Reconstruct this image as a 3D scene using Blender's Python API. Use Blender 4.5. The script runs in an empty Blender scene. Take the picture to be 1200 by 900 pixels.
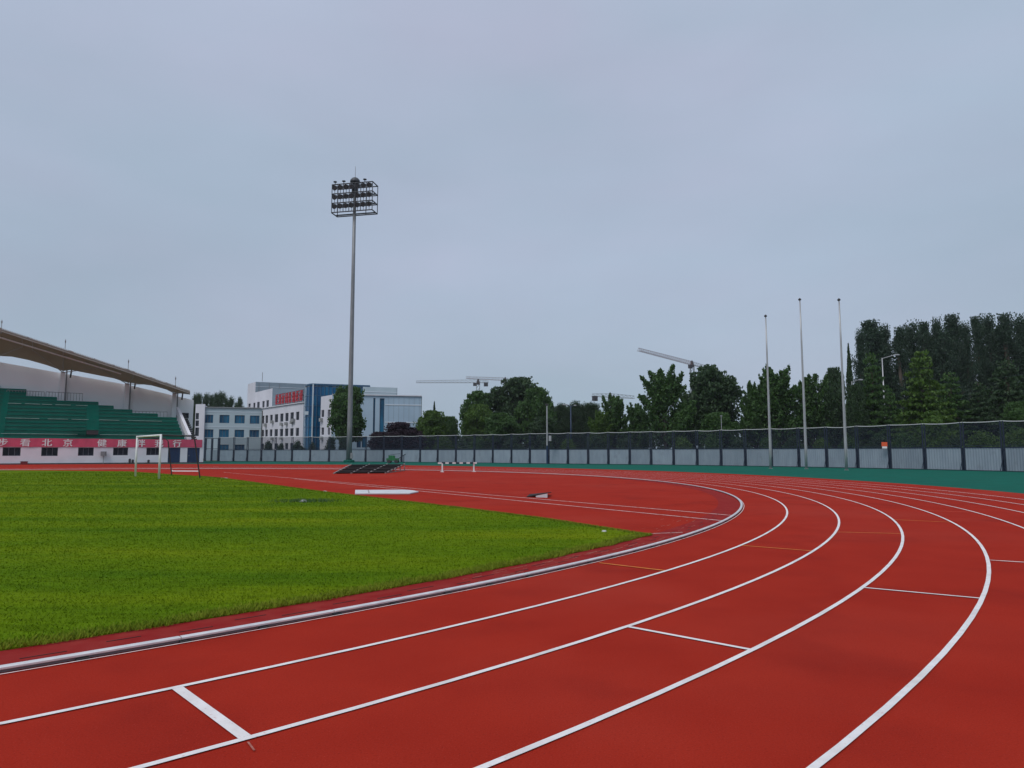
import bpy, math, random
import numpy as np
from math import sin, cos, pi, radians, hypot, atan2

SC = bpy.context.scene
COL = SC.collection
rng = np.random.default_rng(7)
random.seed(7)

# ------------------------------------------------------------------ camera, sky, sun, exposure
F, PITCH, H = 831.6, 0.0958, 1.653          # focal length in px of a 1200 px wide frame, tilt up, eye height
cam_d = bpy.data.cameras.new('camera')
cam_d.sensor_width = 36.0
cam_d.lens = F / 1200 * 36
cam_d.clip_start = 0.05
cam_d.clip_end = 5000
cam = bpy.data.objects.new('camera', cam_d)
cam.location = (0, 0, H)
cam.rotation_euler = (pi / 2 + PITCH, 0, 0)
COL.objects.link(cam)
SC.camera = cam

SUN_EL, SUN_ROT = radians(52), radians(215)      # high thin glow behind the cloud, behind and left of the viewer
W = bpy.data.worlds.new('World')
SC.world = W
W.use_nodes = True
nt = W.node_tree
nt.nodes.clear()
out = nt.nodes.new('ShaderNodeOutputWorld')
bg = nt.nodes.new('ShaderNodeBackground')
bg.inputs['Strength'].default_value = 0.1
sky = nt.nodes.new('ShaderNodeTexSky')
sky.sky_type = 'NISHITA'
sky.sun_disc = False
sky.sun_elevation = SUN_EL
sky.sun_rotation = SUN_ROT
sky.air_density = 1.5
sky.dust_density = 3
tc = nt.nodes.new('ShaderNodeTexCoord')
sep = nt.nodes.new('ShaderNodeSeparateXYZ')
nt.links.new(tc.outputs['Generated'], sep.inputs[0])
ramp = nt.nodes.new('ShaderNodeValToRGB')
ramp.color_ramp.elements[0].position = 0.0
ramp.color_ramp.elements[0].color = (0.365, 0.447, 0.550, 1)
ramp.color_ramp.elements[1].position = 1.0
ramp.color_ramp.elements[1].color = (0.70, 0.735, 0.82, 1)
e = ramp.color_ramp.elements.new(0.22)
e.color = (0.395, 0.470, 0.592, 1)
e = ramp.color_ramp.elements.new(0.55)
e.color = (0.452, 0.516, 0.650, 1)
nt.links.new(sep.outputs['Z'], ramp.inputs[0])
mp = nt.nodes.new('ShaderNodeMapping')
mp.inputs['Scale'].default_value = (1.0, 1.0, 2.6)
nt.links.new(tc.outputs['Generated'], mp.inputs[0])
nz = nt.nodes.new('ShaderNodeTexNoise')
nz.inputs['Scale'].default_value = 1.25
nz.inputs['Detail'].default_value = 5
nz.inputs['Roughness'].default_value = 0.5
nt.links.new(mp.outputs[0], nz.inputs['Vector'])
mr = nt.nodes.new('ShaderNodeMapRange')
mr.inputs['From Min'].default_value = 0.25
mr.inputs['From Max'].default_value = 0.75
mr.inputs['To Min'].default_value = 8.7
mr.inputs['To Max'].default_value = 11.3
nt.links.new(nz.outputs['Fac'], mr.inputs['Value'])
sc_ = nt.nodes.new('ShaderNodeVectorMath')
sc_.operation = 'SCALE'
nt.links.new(ramp.outputs['Color'], sc_.inputs[0])
nt.links.new(mr.outputs['Result'], sc_.inputs['Scale'])
mix = nt.nodes.new('ShaderNodeMix')
mix.data_type = 'RGBA'
mix.inputs['Factor'].default_value = 0.93
nt.links.new(sky.outputs['Color'], mix.inputs[6])
nz2 = nt.nodes.new('ShaderNodeTexNoise')
nz2.inputs['Scale'].default_value = 2.1
nz2.inputs['Detail'].default_value = 3
nt.links.new(mp.outputs[0], nz2.inputs['Vector'])
mr2_ = nt.nodes.new('ShaderNodeMapRange')
mr2_.inputs['From Min'].default_value = 0.35
mr2_.inputs['From Max'].default_value = 0.68
nt.links.new(nz2.outputs['Fac'], mr2_.inputs['Value'])
hue = nt.nodes.new('ShaderNodeMix')
hue.data_type = 'RGBA'
hue.inputs[6].default_value = (.955, 1.0, 1.0, 1)     # cooler grey cloud
hue.inputs[7].default_value = (1.045, 1.0, 1.02, 1)   # faint lavender cloud
nt.links.new(mr2_.outputs['Result'], hue.inputs[0])
mul = nt.nodes.new('ShaderNodeMix')
mul.data_type = 'RGBA'
mul.blend_type = 'MULTIPLY'
mul.inputs[0].default_value = 1.0
nt.links.new(sc_.outputs[0], mul.inputs[6])
nt.links.new(hue.outputs[2], mul.inputs[7])
nt.links.new(mul.outputs[2], mix.inputs[7])
nt.links.new(mix.outputs[2], bg.inputs['Color'])
nt.links.new(bg.outputs[0], out.inputs[0])

sl = bpy.data.lights.new('sun', 'SUN')
sl.energy = 1.5
sl.angle = radians(24)
sl.color = (1.0, 0.97, 0.93)
so = bpy.data.objects.new('sun', sl)
# Nishita: rotation 0 puts the sun on +Y, growing clockwise seen from above
sd = np.array([sin(SUN_ROT) * cos(SUN_EL), cos(SUN_ROT) * cos(SUN_EL), sin(SUN_EL)])
so.rotation_euler = (pi / 2 - SUN_EL, 0, atan2(sd[1], sd[0]) + pi / 2)
so.location = (0, 0, 60)
COL.objects.link(so)
SC.view_settings.view_transform = 'Standard'
SC.view_settings.look = 'None'
SC.view_settings.exposure = 0.0
SC.view_settings.gamma = 1.0
SC.view_settings.use_curve_mapping = False
SC.render.engine = 'CYCLES'
SC.cycles.use_denoising = True
SC.cycles.max_bounces = 6
SC.cycles.transparent_max_bounces = 16

# ------------------------------------------------------------------ survey helpers (where a sight line meets the place)
CP, SP = cos(PITCH), sin(PITCH)


def ray(px, py):
    x = (px - 600) / F
    y = -(py - 450) / F
    return np.array([x, CP - y * SP, SP + y * CP])


def gnd(px, py):
    d = ray(px, py)
    t = H / -d[2]
    return np.array([d[0] * t, d[1] * t])


def at(px, py, Y):
    d = ray(px, py)
    t = Y / d[1]
    return np.array([d[0] * t, Y, H + d[2] * t])


def proj(p):
    X, Y, Z = p[0], p[1], p[2] - H
    a = Y * CP + Z * SP
    b = -Y * SP + Z * CP
    return 600 + F * X / a, 450 - F * b / a


def plane_hit(p0, u, px, py):
    """sight line against the vertical plane through p0 along u -> (distance along u, height)"""
    d = ray(px, py)
    # t*d = p0 + s*u
    det = d[0] * -u[1] + u[0] * d[1]
    t = (p0[0] * -u[1] + u[0] * p0[1]) / det
    s = (d[0] * p0[1] - d[1] * p0[0]) / det
    s = ((d[0] * t - p0[0]) * u[0] + (d[1] * t - p0[1]) * u[1])
    return s, H + d[2] * t


# ------------------------------------------------------------------ mesh helpers
class MB:
    def __init__(s):
        s.v, s.f, s.n = [], [], 0

    def add(s, vs, fs):
        o = s.n
        s.v.extend([tuple(map(float, q)) for q in vs])
        s.f.extend([tuple(i + o for i in q) for q in fs])
        s.n = len(s.v)
        return s

    def box(s, c, sx, sy, sz, u=(1, 0), tilt=0.0):
        """box centred on c: sx along u, sy across it, sz up"""
        ux, uy = u
        vx, vy = -uy, ux
        vs = []
        for dz in (-.5, .5):
            for a, b in ((-.5, -.5), (.5, -.5), (.5, .5), (-.5, .5)):
                vs.append((c[0] + ux * a * sx + vx * b * sy, c[1] + uy * a * sx + vy * b * sy, c[2] + dz * sz))
        return s.add(vs, [(0, 3, 2, 1), (4, 5, 6, 7), (0, 1, 5, 4), (1, 2, 6, 5), (2, 3, 7, 6), (3, 0, 4, 7)])

    def tube(s, p, q, r0, r1=None, n=6, cap=True):
        p, q = np.array(p, float), np.array(q, float)
        r1 = r0 if r1 is None else r1
        d = q - p
        L = np.linalg.norm(d)
        if L < 1e-6:
            return s
        d /= L
        a = np.array([0, 0, 1.]) if abs(d[2]) < .9 else np.array([1., 0, 0])
        x = np.cross(a, d); x /= np.linalg.norm(x)
        y = np.cross(d, x)
        vs = []
        for c, r in ((p, r0), (q, r1)):
            for k in range(n):
                g = 2 * pi * (k + .5) / n
                vs.append(c + r * (cos(g) * x + sin(g) * y))
        fs = [(k, (k + 1) % n, n + (k + 1) % n, n + k) for k in range(n)]
        if cap:
            fs += [tuple(range(n - 1, -1, -1)), tuple(range(n, 2 * n))]
        return s.add(vs, fs)

    def lathe(s, c, prof, n=16):
        vs, fs = [], []
        for r, z in prof:
            for k in range(n):
                g = 2 * pi * k / n
                vs.append((c[0] + r * cos(g), c[1] + r * sin(g), c[2] + z))
        m = len(prof)
        for i in range(m - 1):
            for k in range(n):
                fs.append((i * n + k, i * n + (k + 1) % n, (i + 1) * n + (k + 1) % n, (i + 1) * n + k))
        fs.append(tuple(range(n - 1, -1, -1)))
        fs.append(tuple((m - 1) * n + k for k in range(n)))
        return s.add(vs, fs)

    def prism(s, poly, z0, z1):
        n = len(poly)
        vs = [(p[0], p[1], z0) for p in poly] + [(p[0], p[1], z1) for p in poly]
        return s.add(vs, [tuple(range(n - 1, -1, -1)), tuple(range(n, 2 * n))] + [(k, (k + 1) % n, n + (k + 1) % n, n + k) for k in range(n)])

    def build(s, name, mat, parent=None, smooth=False):
        off = np.array(parent_origin(parent))
        me = bpy.data.meshes.new(name)
        v = np.array(s.v) - off if s.v else np.zeros((0, 3))
        me.from_pydata([tuple(q) for q in v], [], s.f)
        me.materials.append(mat)
        if smooth:
            me.polygons.foreach_set('use_smooth', [True] * len(me.polygons))
        me.update()
        o = bpy.data.objects.new(name, me)
        COL.objects.link(o)
        if parent:
            o.parent = parent
        return o


def parent_origin(p):
    o = np.zeros(3)
    while p is not None:
        o += np.array(p.location)
        p = p.parent
    return o


def tag(o, label=None, cat=None, group=None, kind=None):
    if label: o['label'] = label
    if cat: o['category'] = cat
    if group: o['group'] = group
    if kind: o['kind'] = kind
    return o


def thing(name, label, cat, loc=(0, 0, 0), group=None):
    o = bpy.data.objects.new(name, None)
    o.location = tuple(map(float, loc))
    o.empty_display_size = 0.3
    COL.objects.link(o)
    return tag(o, label, cat, group)


def struct(name, mb, mat, smooth=False):
    return tag(mb.build(name, mat, None, smooth), kind='structure')


def raw_mesh(name, V, Fs, mat):
    """fast mesh from numpy: V (n,3), Fs (m,k) same vertex count per face"""
    me = bpy.data.meshes.new(name)
    k = Fs.shape[1]
    me.vertices.add(len(V)); me.vertices.foreach_set('co', V.astype(np.float32).ravel())
    me.loops.add(Fs.size); me.loops.foreach_set('vertex_index', Fs.astype(np.int32).ravel())
    me.polygons.add(len(Fs)); me.polygons.foreach_set('loop_start', np.arange(0, Fs.size, k, dtype=np.int32))
    me.update(calc_edges=True)
    me.materials.append(mat)
    return me


# ------------------------------------------------------------------ materials
def srgb(r, g, b):
    f = lambda c: ((c / 255 + .055) / 1.055) ** 2.4 if c > 10 else c / 255 / 12.92
    return (f(r), f(g), f(b), 1)


def mat(name, col, col2=None, rough=.6, metal=0., spec=.4, scale=4., detail=4, bump=0., bump_scale=None, stretch=None, island=0., lo=.35, hi=.65):
    m = bpy.data.materials.new(name)
    m.use_nodes = True
    t = m.node_tree
    b = t.nodes['Principled BSDF']
    b.inputs['Roughness'].default_value = rough
    b.inputs['Metallic'].default_value = metal
    b.inputs['Specular IOR Level'].default_value = spec
    tcn = t.nodes.new('ShaderNodeTexCoord')
    vec = tcn.outputs['Object']
    if stretch:
        mpn = t.nodes.new('ShaderNodeMapping')
        mpn.inputs['Scale'].default_value = stretch
        t.links.new(vec, mpn.inputs[0]); vec = mpn.outputs[0]
    if col2:
        n = t.nodes.new('ShaderNodeTexNoise')
        n.inputs['Scale'].default_value = scale
        n.inputs['Detail'].default_value = detail
        t.links.new(vec, n.inputs['Vector'])
        fac = n.outputs['Fac']
        r = t.nodes.new('ShaderNodeMapRange')
        r.inputs['From Min'].default_value = lo
        r.inputs['From Max'].default_value = hi
        t.links.new(fac, r.inputs['Value']); fac = r.outputs['Result']
        if island:
            g = t.nodes.new('ShaderNodeNewGeometry')
            mx = t.nodes.new('ShaderNodeMix')
            mx.inputs[0].default_value = island
            t.links.new(fac, mx.inputs[2]); t.links.new(g.outputs['Random Per Island'], mx.inputs[3])
            fac = mx.outputs[0]
        c = t.nodes.new('ShaderNodeMix'); c.data_type = 'RGBA'
        c.inputs[6].default_value = (*col[:3], 1); c.inputs[7].default_value = (*col2[:3], 1)
        t.links.new(fac, c.inputs[0])
        t.links.new(c.outputs[2], b.inputs['Base Color'])
    else:
        b.inputs['Base Color'].default_value = (*col[:3], 1)
    if bump:
        n2 = t.nodes.new('ShaderNodeTexNoise')
        n2.inputs['Scale'].default_value = bump_scale or scale * 8
        n2.inputs['Detail'].default_value = 3
        t.links.new(vec, n2.inputs['Vector'])
        bp = t.nodes.new('ShaderNodeBump')
        bp.inputs['Strength'].default_value = bump
        bp.inputs['Distance'].default_value = .01
        t.links.new(n2.outputs['Fac'], bp.inputs['Height'])
        t.links.new(bp.outputs[0], b.inputs['Normal'])
    return m


def leafmat(name, dark, light, trans=.2):
    m = mat(name, dark, light, rough=.55, spec=.25, scale=.45, detail=3, island=.45)
    t = m.node_tree
    b = t.nodes['Principled BSDF']
    o = t.nodes['Material Output']
    tr = t.nodes.new('ShaderNodeBsdfTranslucent')
    tr.inputs['Color'].default_value = (*[q * 1.3 for q in light[:3]], 1)
    mx = t.nodes.new('ShaderNodeMixShader')
    mx.inputs[0].default_value = trans
    t.links.new(b.outputs[0], mx.inputs[1]); t.links.new(tr.outputs[0], mx.inputs[2])
    t.links.new(mx.outputs[0], o.inputs[0])
    return m


def layer(m, col, scale, lo, hi, amt, blend='MIX', detail=5):
    """lay a second, patchy colour over a material's base colour"""
    t = m.node_tree
    b = t.nodes['Principled BSDF']
    src = b.inputs['Base Color'].links[0].from_socket
    tcn = t.nodes.new('ShaderNodeTexCoord')
    n = t.nodes.new('ShaderNodeTexNoise'); n.inputs['Scale'].default_value = scale; n.inputs['Detail'].default_value = detail
    t.links.new(tcn.outputs['Object'], n.inputs['Vector'])
    r = t.nodes.new('ShaderNodeMapRange'); r.inputs['From Min'].default_value = lo; r.inputs['From Max'].default_value = hi; r.inputs['To Max'].default_value = amt
    t.links.new(n.outputs['Fac'], r.inputs['Value'])
    c = t.nodes.new('ShaderNodeMix'); c.data_type = 'RGBA'; c.blend_type = blend
    c.inputs[7].default_value = (*col[:3], 1)
    t.links.new(r.outputs['Result'], c.inputs[0]); t.links.new(src, c.inputs[6])
    t.links.new(c.outputs[2], b.inputs['Base Color'])


def tint_each(m, lo, hi):
    """each object of this material a little lighter or darker"""
    t = m.node_tree
    b = t.nodes['Principled BSDF']
    src = b.inputs['Base Color'].links[0].from_socket
    oi = t.nodes.new('ShaderNodeObjectInfo')
    r = t.nodes.new('ShaderNodeMapRange'); r.inputs['To Min'].default_value = lo; r.inputs['To Max'].default_value = hi
    t.links.new(oi.outputs['Random'], r.inputs['Value'])
    v = t.nodes.new('ShaderNodeVectorMath'); v.operation = 'SCALE'
    t.links.new(src, v.inputs[0]); t.links.new(r.outputs['Result'], v.inputs['Scale'])
    t.links.new(v.outputs[0], b.inputs['Base Color'])


M = {}
M['track'] = mat('red_rubber', (.350, .0255, .0132), (.312, .0210, .0112), rough=1, spec=.04, scale=.9, detail=8, bump=.35, bump_scale=260)
layer(M['track'], (.40, .075, .055), .16, .50, .78, .30, detail=6)      # sun bleached stretches
layer(M['track'], (.17, .012, .010), .55, .54, .80, .6, detail=8)      # damp and scuffed stains
layer(M['track'], (.12, .010, .009), 75, .52, .72, .42, detail=2)       # rubber crumb
layer(M['track'], (.46, .11, .09), 110, .60, .74, .35, detail=2)
M['strip'] = mat('worn_red_rubber', (.24, .017, .017), (.27, .032, .028), rough=1, spec=.04, scale=3.5, detail=8, bump=.5, bump_scale=120)
M['green_run'] = mat('green_rubber', (.010, .115, .085), (.012, .098, .072), rough=1, spec=.04, scale=.7, detail=6, bump=.3, bump_scale=150)
M['line'] = mat('white_line_paint', (.78, .76, .76), (.70, .67, .67), rough=.7, spec=.3, scale=9, detail=8, bump=.2, bump_scale=250)
layer(M['line'], (.42, .07, .055), 38, .62, .74, .45, detail=6)
layer(M['line'], (.50, .44, .42), 2.3, .5, .75, .6, detail=8)
M['thin_line'] = mat('worn_line_paint', (.78, .73, .72), (.52, .30, .28), rough=.75, scale=5, detail=8, lo=.45, hi=.75)
M['orange_line'] = mat('orange_line_paint', (.72, .23, .015), (.55, .13, .015), rough=.7, scale=6, detail=6)
M['red_line'] = mat('red_line_paint', (.60, .06, .02), rough=.7)
M['smear'] = mat('rubbed_line_paint', (.42, .20, .16), (.28, .06, .05), rough=1, spec=.04, scale=14, detail=5)
M['soil'] = mat('soil', (.035, .05, .018), (.06, .06, .03), rough=.95, spec=.1, scale=.3, detail=8, bump=.5, bump_scale=10)
M['alu'] = mat('kerb_aluminium', (.76, .76, .77), (.62, .62, .64), rough=.38, metal=.35, scale=7, detail=5)
M['kerb_shade'] = mat('kerb_shade_grey', (.20, .20, .21), rough=.6)  # shadowed kerb side and the gap below it, painted as dark grey
M['dark'] = mat('dark_metal', (.03, .03, .035), (.05, .045, .045), rough=.6, scale=8)
M['slot'] = mat('drain_slot_black', (.05, .012, .012), rough=.9)
M['mast'] = mat('galvanised_mast', (.26, .27, .28), (.20, .21, .22), rough=.5, metal=.3, scale=1.5, stretch=(3, 3, .4))
M['lampdark'] = mat('floodlight_housing', (.045, .05, .06), (.085, .09, .10), rough=.5, metal=.3)
M['pole'] = mat('flagpole_steel', (.46, .47, .48), (.38, .39, .40), rough=.4, metal=.4, scale=2, stretch=(3, 3, .5))
M['navy'] = mat('navy_paint', (.012, .020, .040), (.018, .028, .05), rough=.5, scale=3)
M['hoard'] = mat('hoarding_sheet', (.27, .325, .38), (.23, .28, .335), rough=.55, metal=.1, scale=.9, detail=6, stretch=(2, 2, .6))
layer(M['hoard'], (.16, .18, .20), 1.3, .58, .8, .5, detail=7)
tint_each(M['hoard'], .86, 1.08)
M['wire'] = mat('top_wire', (.50, .52, .52), rough=.6)
M['white'] = mat('white_render', (.74, .74, .78), (.66, .66, .70), rough=.85, spec=.2, scale=.6, detail=7, bump=.15, bump_scale=30)
M['white2'] = mat('stand_render', (.86, .87, .89), (.82, .83, .85), rough=.85, spec=.2, scale=.35, detail=7, stretch=(1, 1, .35))
M['paint'] = mat('white_gloss', (.78, .78, .78), (.70, .70, .70), rough=.45, scale=3)
M['seat'] = mat('green_seat', (.006, .150, .108), (.008, .125, .090), rough=.8, spec=.1, scale=.8, detail=6)
M['seatd'] = mat('green_riser', (.005, .115, .080), (.005, .095, .066), rough=.8, scale=.8)
M['stripe'] = mat('aisle_stripe_paint', (.38, .50, .45), (.25, .36, .32), rough=.7, scale=2)
M['membrane'] = mat('roof_membrane', (.30, .25, .185), (.25, .21, .155), rough=.8, scale=.6, detail=5)
_t = M['membrane'].node_tree
_tr = _t.nodes.new('ShaderNodeBsdfTranslucent'); _tr.inputs['Color'].default_value = (.72, .62, .47, 1)
_mx = _t.nodes.new('ShaderNodeMixShader'); _mx.inputs[0].default_value = .22
_t.links.new(_t.nodes['Principled BSDF'].outputs[0], _mx.inputs[1]); _t.links.new(_tr.outputs[0], _mx.inputs[2])
_t.links.new(_mx.outputs[0], _t.nodes['Material Output'].inputs[0])
M['roofedge'] = mat('roof_edge', (.36, .35, .32), rough=.6)
M['banner'] = mat('banner_cloth', (.60, .085, .155), (.52, .072, .135), rough=.8, scale=1.2, detail=5)
M['glass'] = mat('dark_window_glass', (.008, .011, .016), (.016, .022, .034), rough=.15, spec=.22, scale=.8)
M['blueglass'] = mat('blue_window_glass', (.008, .045, .10), (.018, .14, .26), rough=.15, spec=.25, scale=.55, detail=2, stretch=(1, 1, .3))
M['tower'] = mat('blue_curtain_glass', (.005, .055, .16), (.014, .17, .32), rough=.15, spec=.22, scale=.12, detail=2, island=.5)
M['mullion'] = mat('tower_mullion', (.03, .09, .17), rough=.4)
M['mullion_bright'] = mat('tower_corner_trim', (.45, .52, .58), rough=.4)
M['bwhite'] = mat('office_white', (.68, .68, .74), (.61, .61, .67), rough=.85, scale=.3, detail=7, stretch=(1, 1, .5))
M['bpale'] = mat('office_pale_blue', (.44, .53, .58), (.39, .48, .53), rough=.7, scale=.3, detail=6)
M['bpale2'] = mat('office_panel_blue', (.41, .54, .66), (.36, .485, .60), rough=.5, scale=.25, detail=5)
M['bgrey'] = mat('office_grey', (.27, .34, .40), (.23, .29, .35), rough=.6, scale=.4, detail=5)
M['joint'] = mat('facade_line', (.60, .66, .72), rough=.7)
M['frame'] = mat('window_frame', (.10, .115, .14), rough=.5)
M['door'] = mat('blue_door', (.012, .03, .085), (.016, .038, .10), rough=.5, scale=1.5)
M['red_sign'] = mat('red_sign_letter', (.50, .02, .03), (.42, .025, .04), rough=.5, scale=2)
M['red'] = mat('red_box', (.16, .02, .025), rough=.6)
M['grey'] = mat('grey_box', (.25, .26, .27), (.2, .21, .22), rough=.6)
M['orange'] = mat('orange_board', (.70, .10, .03), rough=.6)
M['greenp'] = mat('green_machine_paint', (.02, .16, .05), (.015, .11, .04), rough=.5, scale=4)
M['crane'] = mat('crane_steel', (.11, .11, .12), (.16, .14, .12), rough=.6, scale=.2)
M['crane_red'] = mat('crane_red', (.20, .10, .09), rough=.6)
M['bark'] = mat('bark', (.09, .075, .06), (.14, .12, .10), rough=.9, spec=.1, scale=3, detail=6, stretch=(3, 3, .6), bump=.6, bump_scale=12)
M['concrete'] = mat('concrete', (.34, .35, .35), (.28, .29, .29), rough=.9, scale=1.2, detail=7)
M['board'] = mat('weathered_white_board', (.62, .63, .66), (.52, .53, .56), rough=.7, scale=2.2, detail=6)
M['deck'] = mat('dark_decking', (.012, .007, .007), (.022, .011, .011), rough=.8, scale=3)
M['pipe'] = mat('dull_pipe', (.24, .21, .20), (.32, .29, .27), rough=.6, scale=6)
M['bluepole'] = mat('blue_lamp_post', (.015, .035, .08), rough=.5)
M['net'] = bpy.data.materials.new('dark_net')
M['net'].use_nodes = True
t = M['net'].node_tree
b = t.nodes['Principled BSDF']
b.inputs['Base Color'].default_value = (.009, .015, .034, 1)
b.inputs['Roughness'].default_value = .9
tr = t.nodes.new('ShaderNodeBsdfTransparent')
mx = t.nodes.new('ShaderNodeMixShader')
mx.inputs[0].default_value = .40
t.links.new(tr.outputs[0], mx.inputs[1]); t.links.new(b.outputs[0], mx.inputs[2])
t.links.new(mx.outputs[0], t.nodes['Material Output'].inputs[0])

# leaves
M['leaf_dark'] = leafmat('leaf_dark', (.020, .045, .020), (.050, .095, .036))
M['leaf_mid'] = leafmat('leaf_mid', (.025, .065, .018), (.070, .145, .034))
M['leaf_light'] = leafmat('leaf_light', (.036, .082, .014), (.100, .180, .030))
M['leaf_poplar'] = leafmat('leaf_poplar', (.019, .041, .027), (.043, .082, .046))
M['leaf_purple'] = leafmat('leaf_purple', (.022, .013, .020), (.046, .026, .038))

# ------------------------------------------------------------------ the oval: centre and radii of the far bend
C = np.array([-28.44, 33.61])
R0, LW = 37.36, 1.22
AX = radians(34.5)                              # the pitch's long axis
A_IN, A_OUT = AX - pi / 2, AX + pi / 2          # where the bend meets the two straights
AV = np.array([cos(AX), sin(AX)])


def pol(r, a):
    return np.array([C[0] + r * cos(a), C[1] + r * sin(a)])


def oval_path(r, back=60., n=160):
    """home straight, bend, far straight at distance r from the bend's axis"""
    pts = [pol(r, A_IN) - AV * back * k for k in (1, .5)]
    pts += [pol(r, a) for a in np.linspace(A_IN, A_OUT, n)]
    pts += [pol(r, A_OUT) - AV * back * k for k in (.25, .5, .75, 1)]
    return np.array(pts)


def strip(pa, pb, z):
    mb = MB()
    n = len(pa)
    mb.add([(p[0], p[1], z) for p in pa] + [(p[0], p[1], z) for p in pb], [(k, k + 1, n + k + 1, n + k) for k in range(n - 1)])
    # faces must look up
    a, b_, c_ = [np.array(mb.v[i]) for i in mb.f[0][:3]]
    if np.cross(b_ - a, c_ - a)[2] < 0:
        mb.f = [tuple(reversed(q)) for q in mb.f]
    return mb


def fan(poly, z):
    mb = MB()
    mb.add([(p[0], p[1], z) for p in poly], [tuple(range(len(poly)))])
    a = 0
    for i in range(len(poly)):
        p, q = poly[i], poly[(i + 1) % len(poly)]
        a += p[0] * q[1] - q[0] * p[1]
    if a < 0:
        mb.f = [tuple(reversed(q)) for q in mb.f]
    return mb


# ground: one sheet to the horizon
g = MB()
g.add([(-3000, -400, -.012), (3000, -400, -.012), (3000, 4000, -.012), (-3000, 4000, -.012)], [(0, 1, 2, 3)])
struct('ground', g, M['soil'])

# green run-off, out to the fence line
FENCE = [pol(76, radians(a)) for a in range(-40, 64, 2)]
FENCE += [np.array(q) for q in [(1.7, 104.6), (-2.6, 109), (-8, 113.2), (-15, 117.4), (-24, 121.6), (-34, 125), (-50, 128.5), (-70, 132)]]
FENCE = np.array(FENCE)
run_poly = [p + (p - C) / np.linalg.norm(p - C) * .6 for p in FENCE]
run_poly += [np.array([-110., 110]), np.array([-110, -30]), np.array([-30, -60]), np.array([30, -40])]
struct('run_off', fan(run_poly, -.004), M['green_run'])

# red surface: everything inside the outer edge of the track
edge = [(-55.5, 49.2), (10, 49.2), (30, 50.0), (45, 51.6), (55, 53), (63, 55), (72, 57.5), (80, 60.5), (90, 63.5), (97, 66), (104, 69), (112, 72), (118, 72.8), (124.5, 73.0)]
ea = np.radians([q[0] for q in edge]); er = np.array([q[1] for q in edge])
aa = np.linspace(A_IN, A_OUT, 140)
red_poly = [pol(49.2, A_IN) - AV * 60] + [pol(np.interp(a, ea, er), a) for a in aa] + [pol(73.0, A_OUT) - AV * 60]
struct('track', fan(red_poly, 0.0), M['track'])

# worn strip between kerb and grass
arc = np.linspace(A_IN - .2, A_OUT, 170)
struct('inner_strip', strip([pol(36.62, a) for a in arc if a < radians(20)], [pol(37.26, a) for a in arc if a < radians(20)], .004), M['strip'])

# lane lines
for k in range(1, 9):
    r = R0 + k * LW
    w = .05 if k < 8 else .055
    struct('lane_line', strip(oval_path(r - w / 2), oval_path(r + w / 2), .008), M['line'])
struct('lane_line', strip(oval_path(R0 + .030), oval_path(R0 + .046), .008), M['thin_line'])   # thin painted line beside the kerb


def ground_bar(p, q, w, z, m, name='track_marking'):
    p, q = np.array(p), np.array(q)
    d = (q - p) / np.linalg.norm(q - p)
    s = np.array([-d[1], d[0]]) * w / 2
    return struct(name, strip([p + s, q + s], [p - s, q - s], z), m)


def radial(k, pxa, pya, pxb, pyb, w, m):
    """a mark square across lane k (between its two lines)"""
    mid = (gnd(pxa, pya) + gnd(pxb, pyb)) / 2
    pa, pb = gnd(pxa, pya), gnd(pxb, pyb)
    da, db = atan2(*(pa - C)[::-1]), atan2(*(pb - C)[::-1])
    r0 = R0 + (k - 1) * LW + (.11 if k == 1 else .026)
    r1 = R0 + k * LW - .026
    ground_bar(pol(r0, da), pol(r1, db), w, .0082, m)


radial(2, 209, 808, 288, 866, .075, M['line'])
radial(3, 738, 735.5, 874, 761, .05, M['line'])
radial(4, 1016, 689.5, 1147, 701.5, .045, M['line'])
radial(5, 1162, 657, 1232, 661, .05, M['thin_line'])
radial(1, 702, 660, 778, 669, .05, M['orange_line'])
radial(2, 874, 640, 945, 645.5, .05, M['orange_line'])
radial(3, 985, 624, 1052, 625.5, .05, M['orange_line'])
radial(4, 1053, 609.5, 1108, 612, .05, M['orange_line'])
radial(5, 1095, 599, 1138, 600.5, .06, M['red_line'])
ground_bar(gnd(290.5, 871), gnd(298, 881), .012, .0084, M['smear'])

# runway lines across the D, two of them
for (a, b_) in (((862, 604.5), (262, 553.6)), ((848, 610.5), (345, 561.2))):
    p, q = gnd(*a), gnd(*b_)
    ground_bar(p, q, .055, .006, M['thin_line'], 'runway_line')
    # patched, darker stretches beside the line
# a short worn seam at the grass tip
ground_bar(gnd(757, 625.8), gnd(800, 624.3), .03, .0075, M['thin_line'], 'runway_line')

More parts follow.
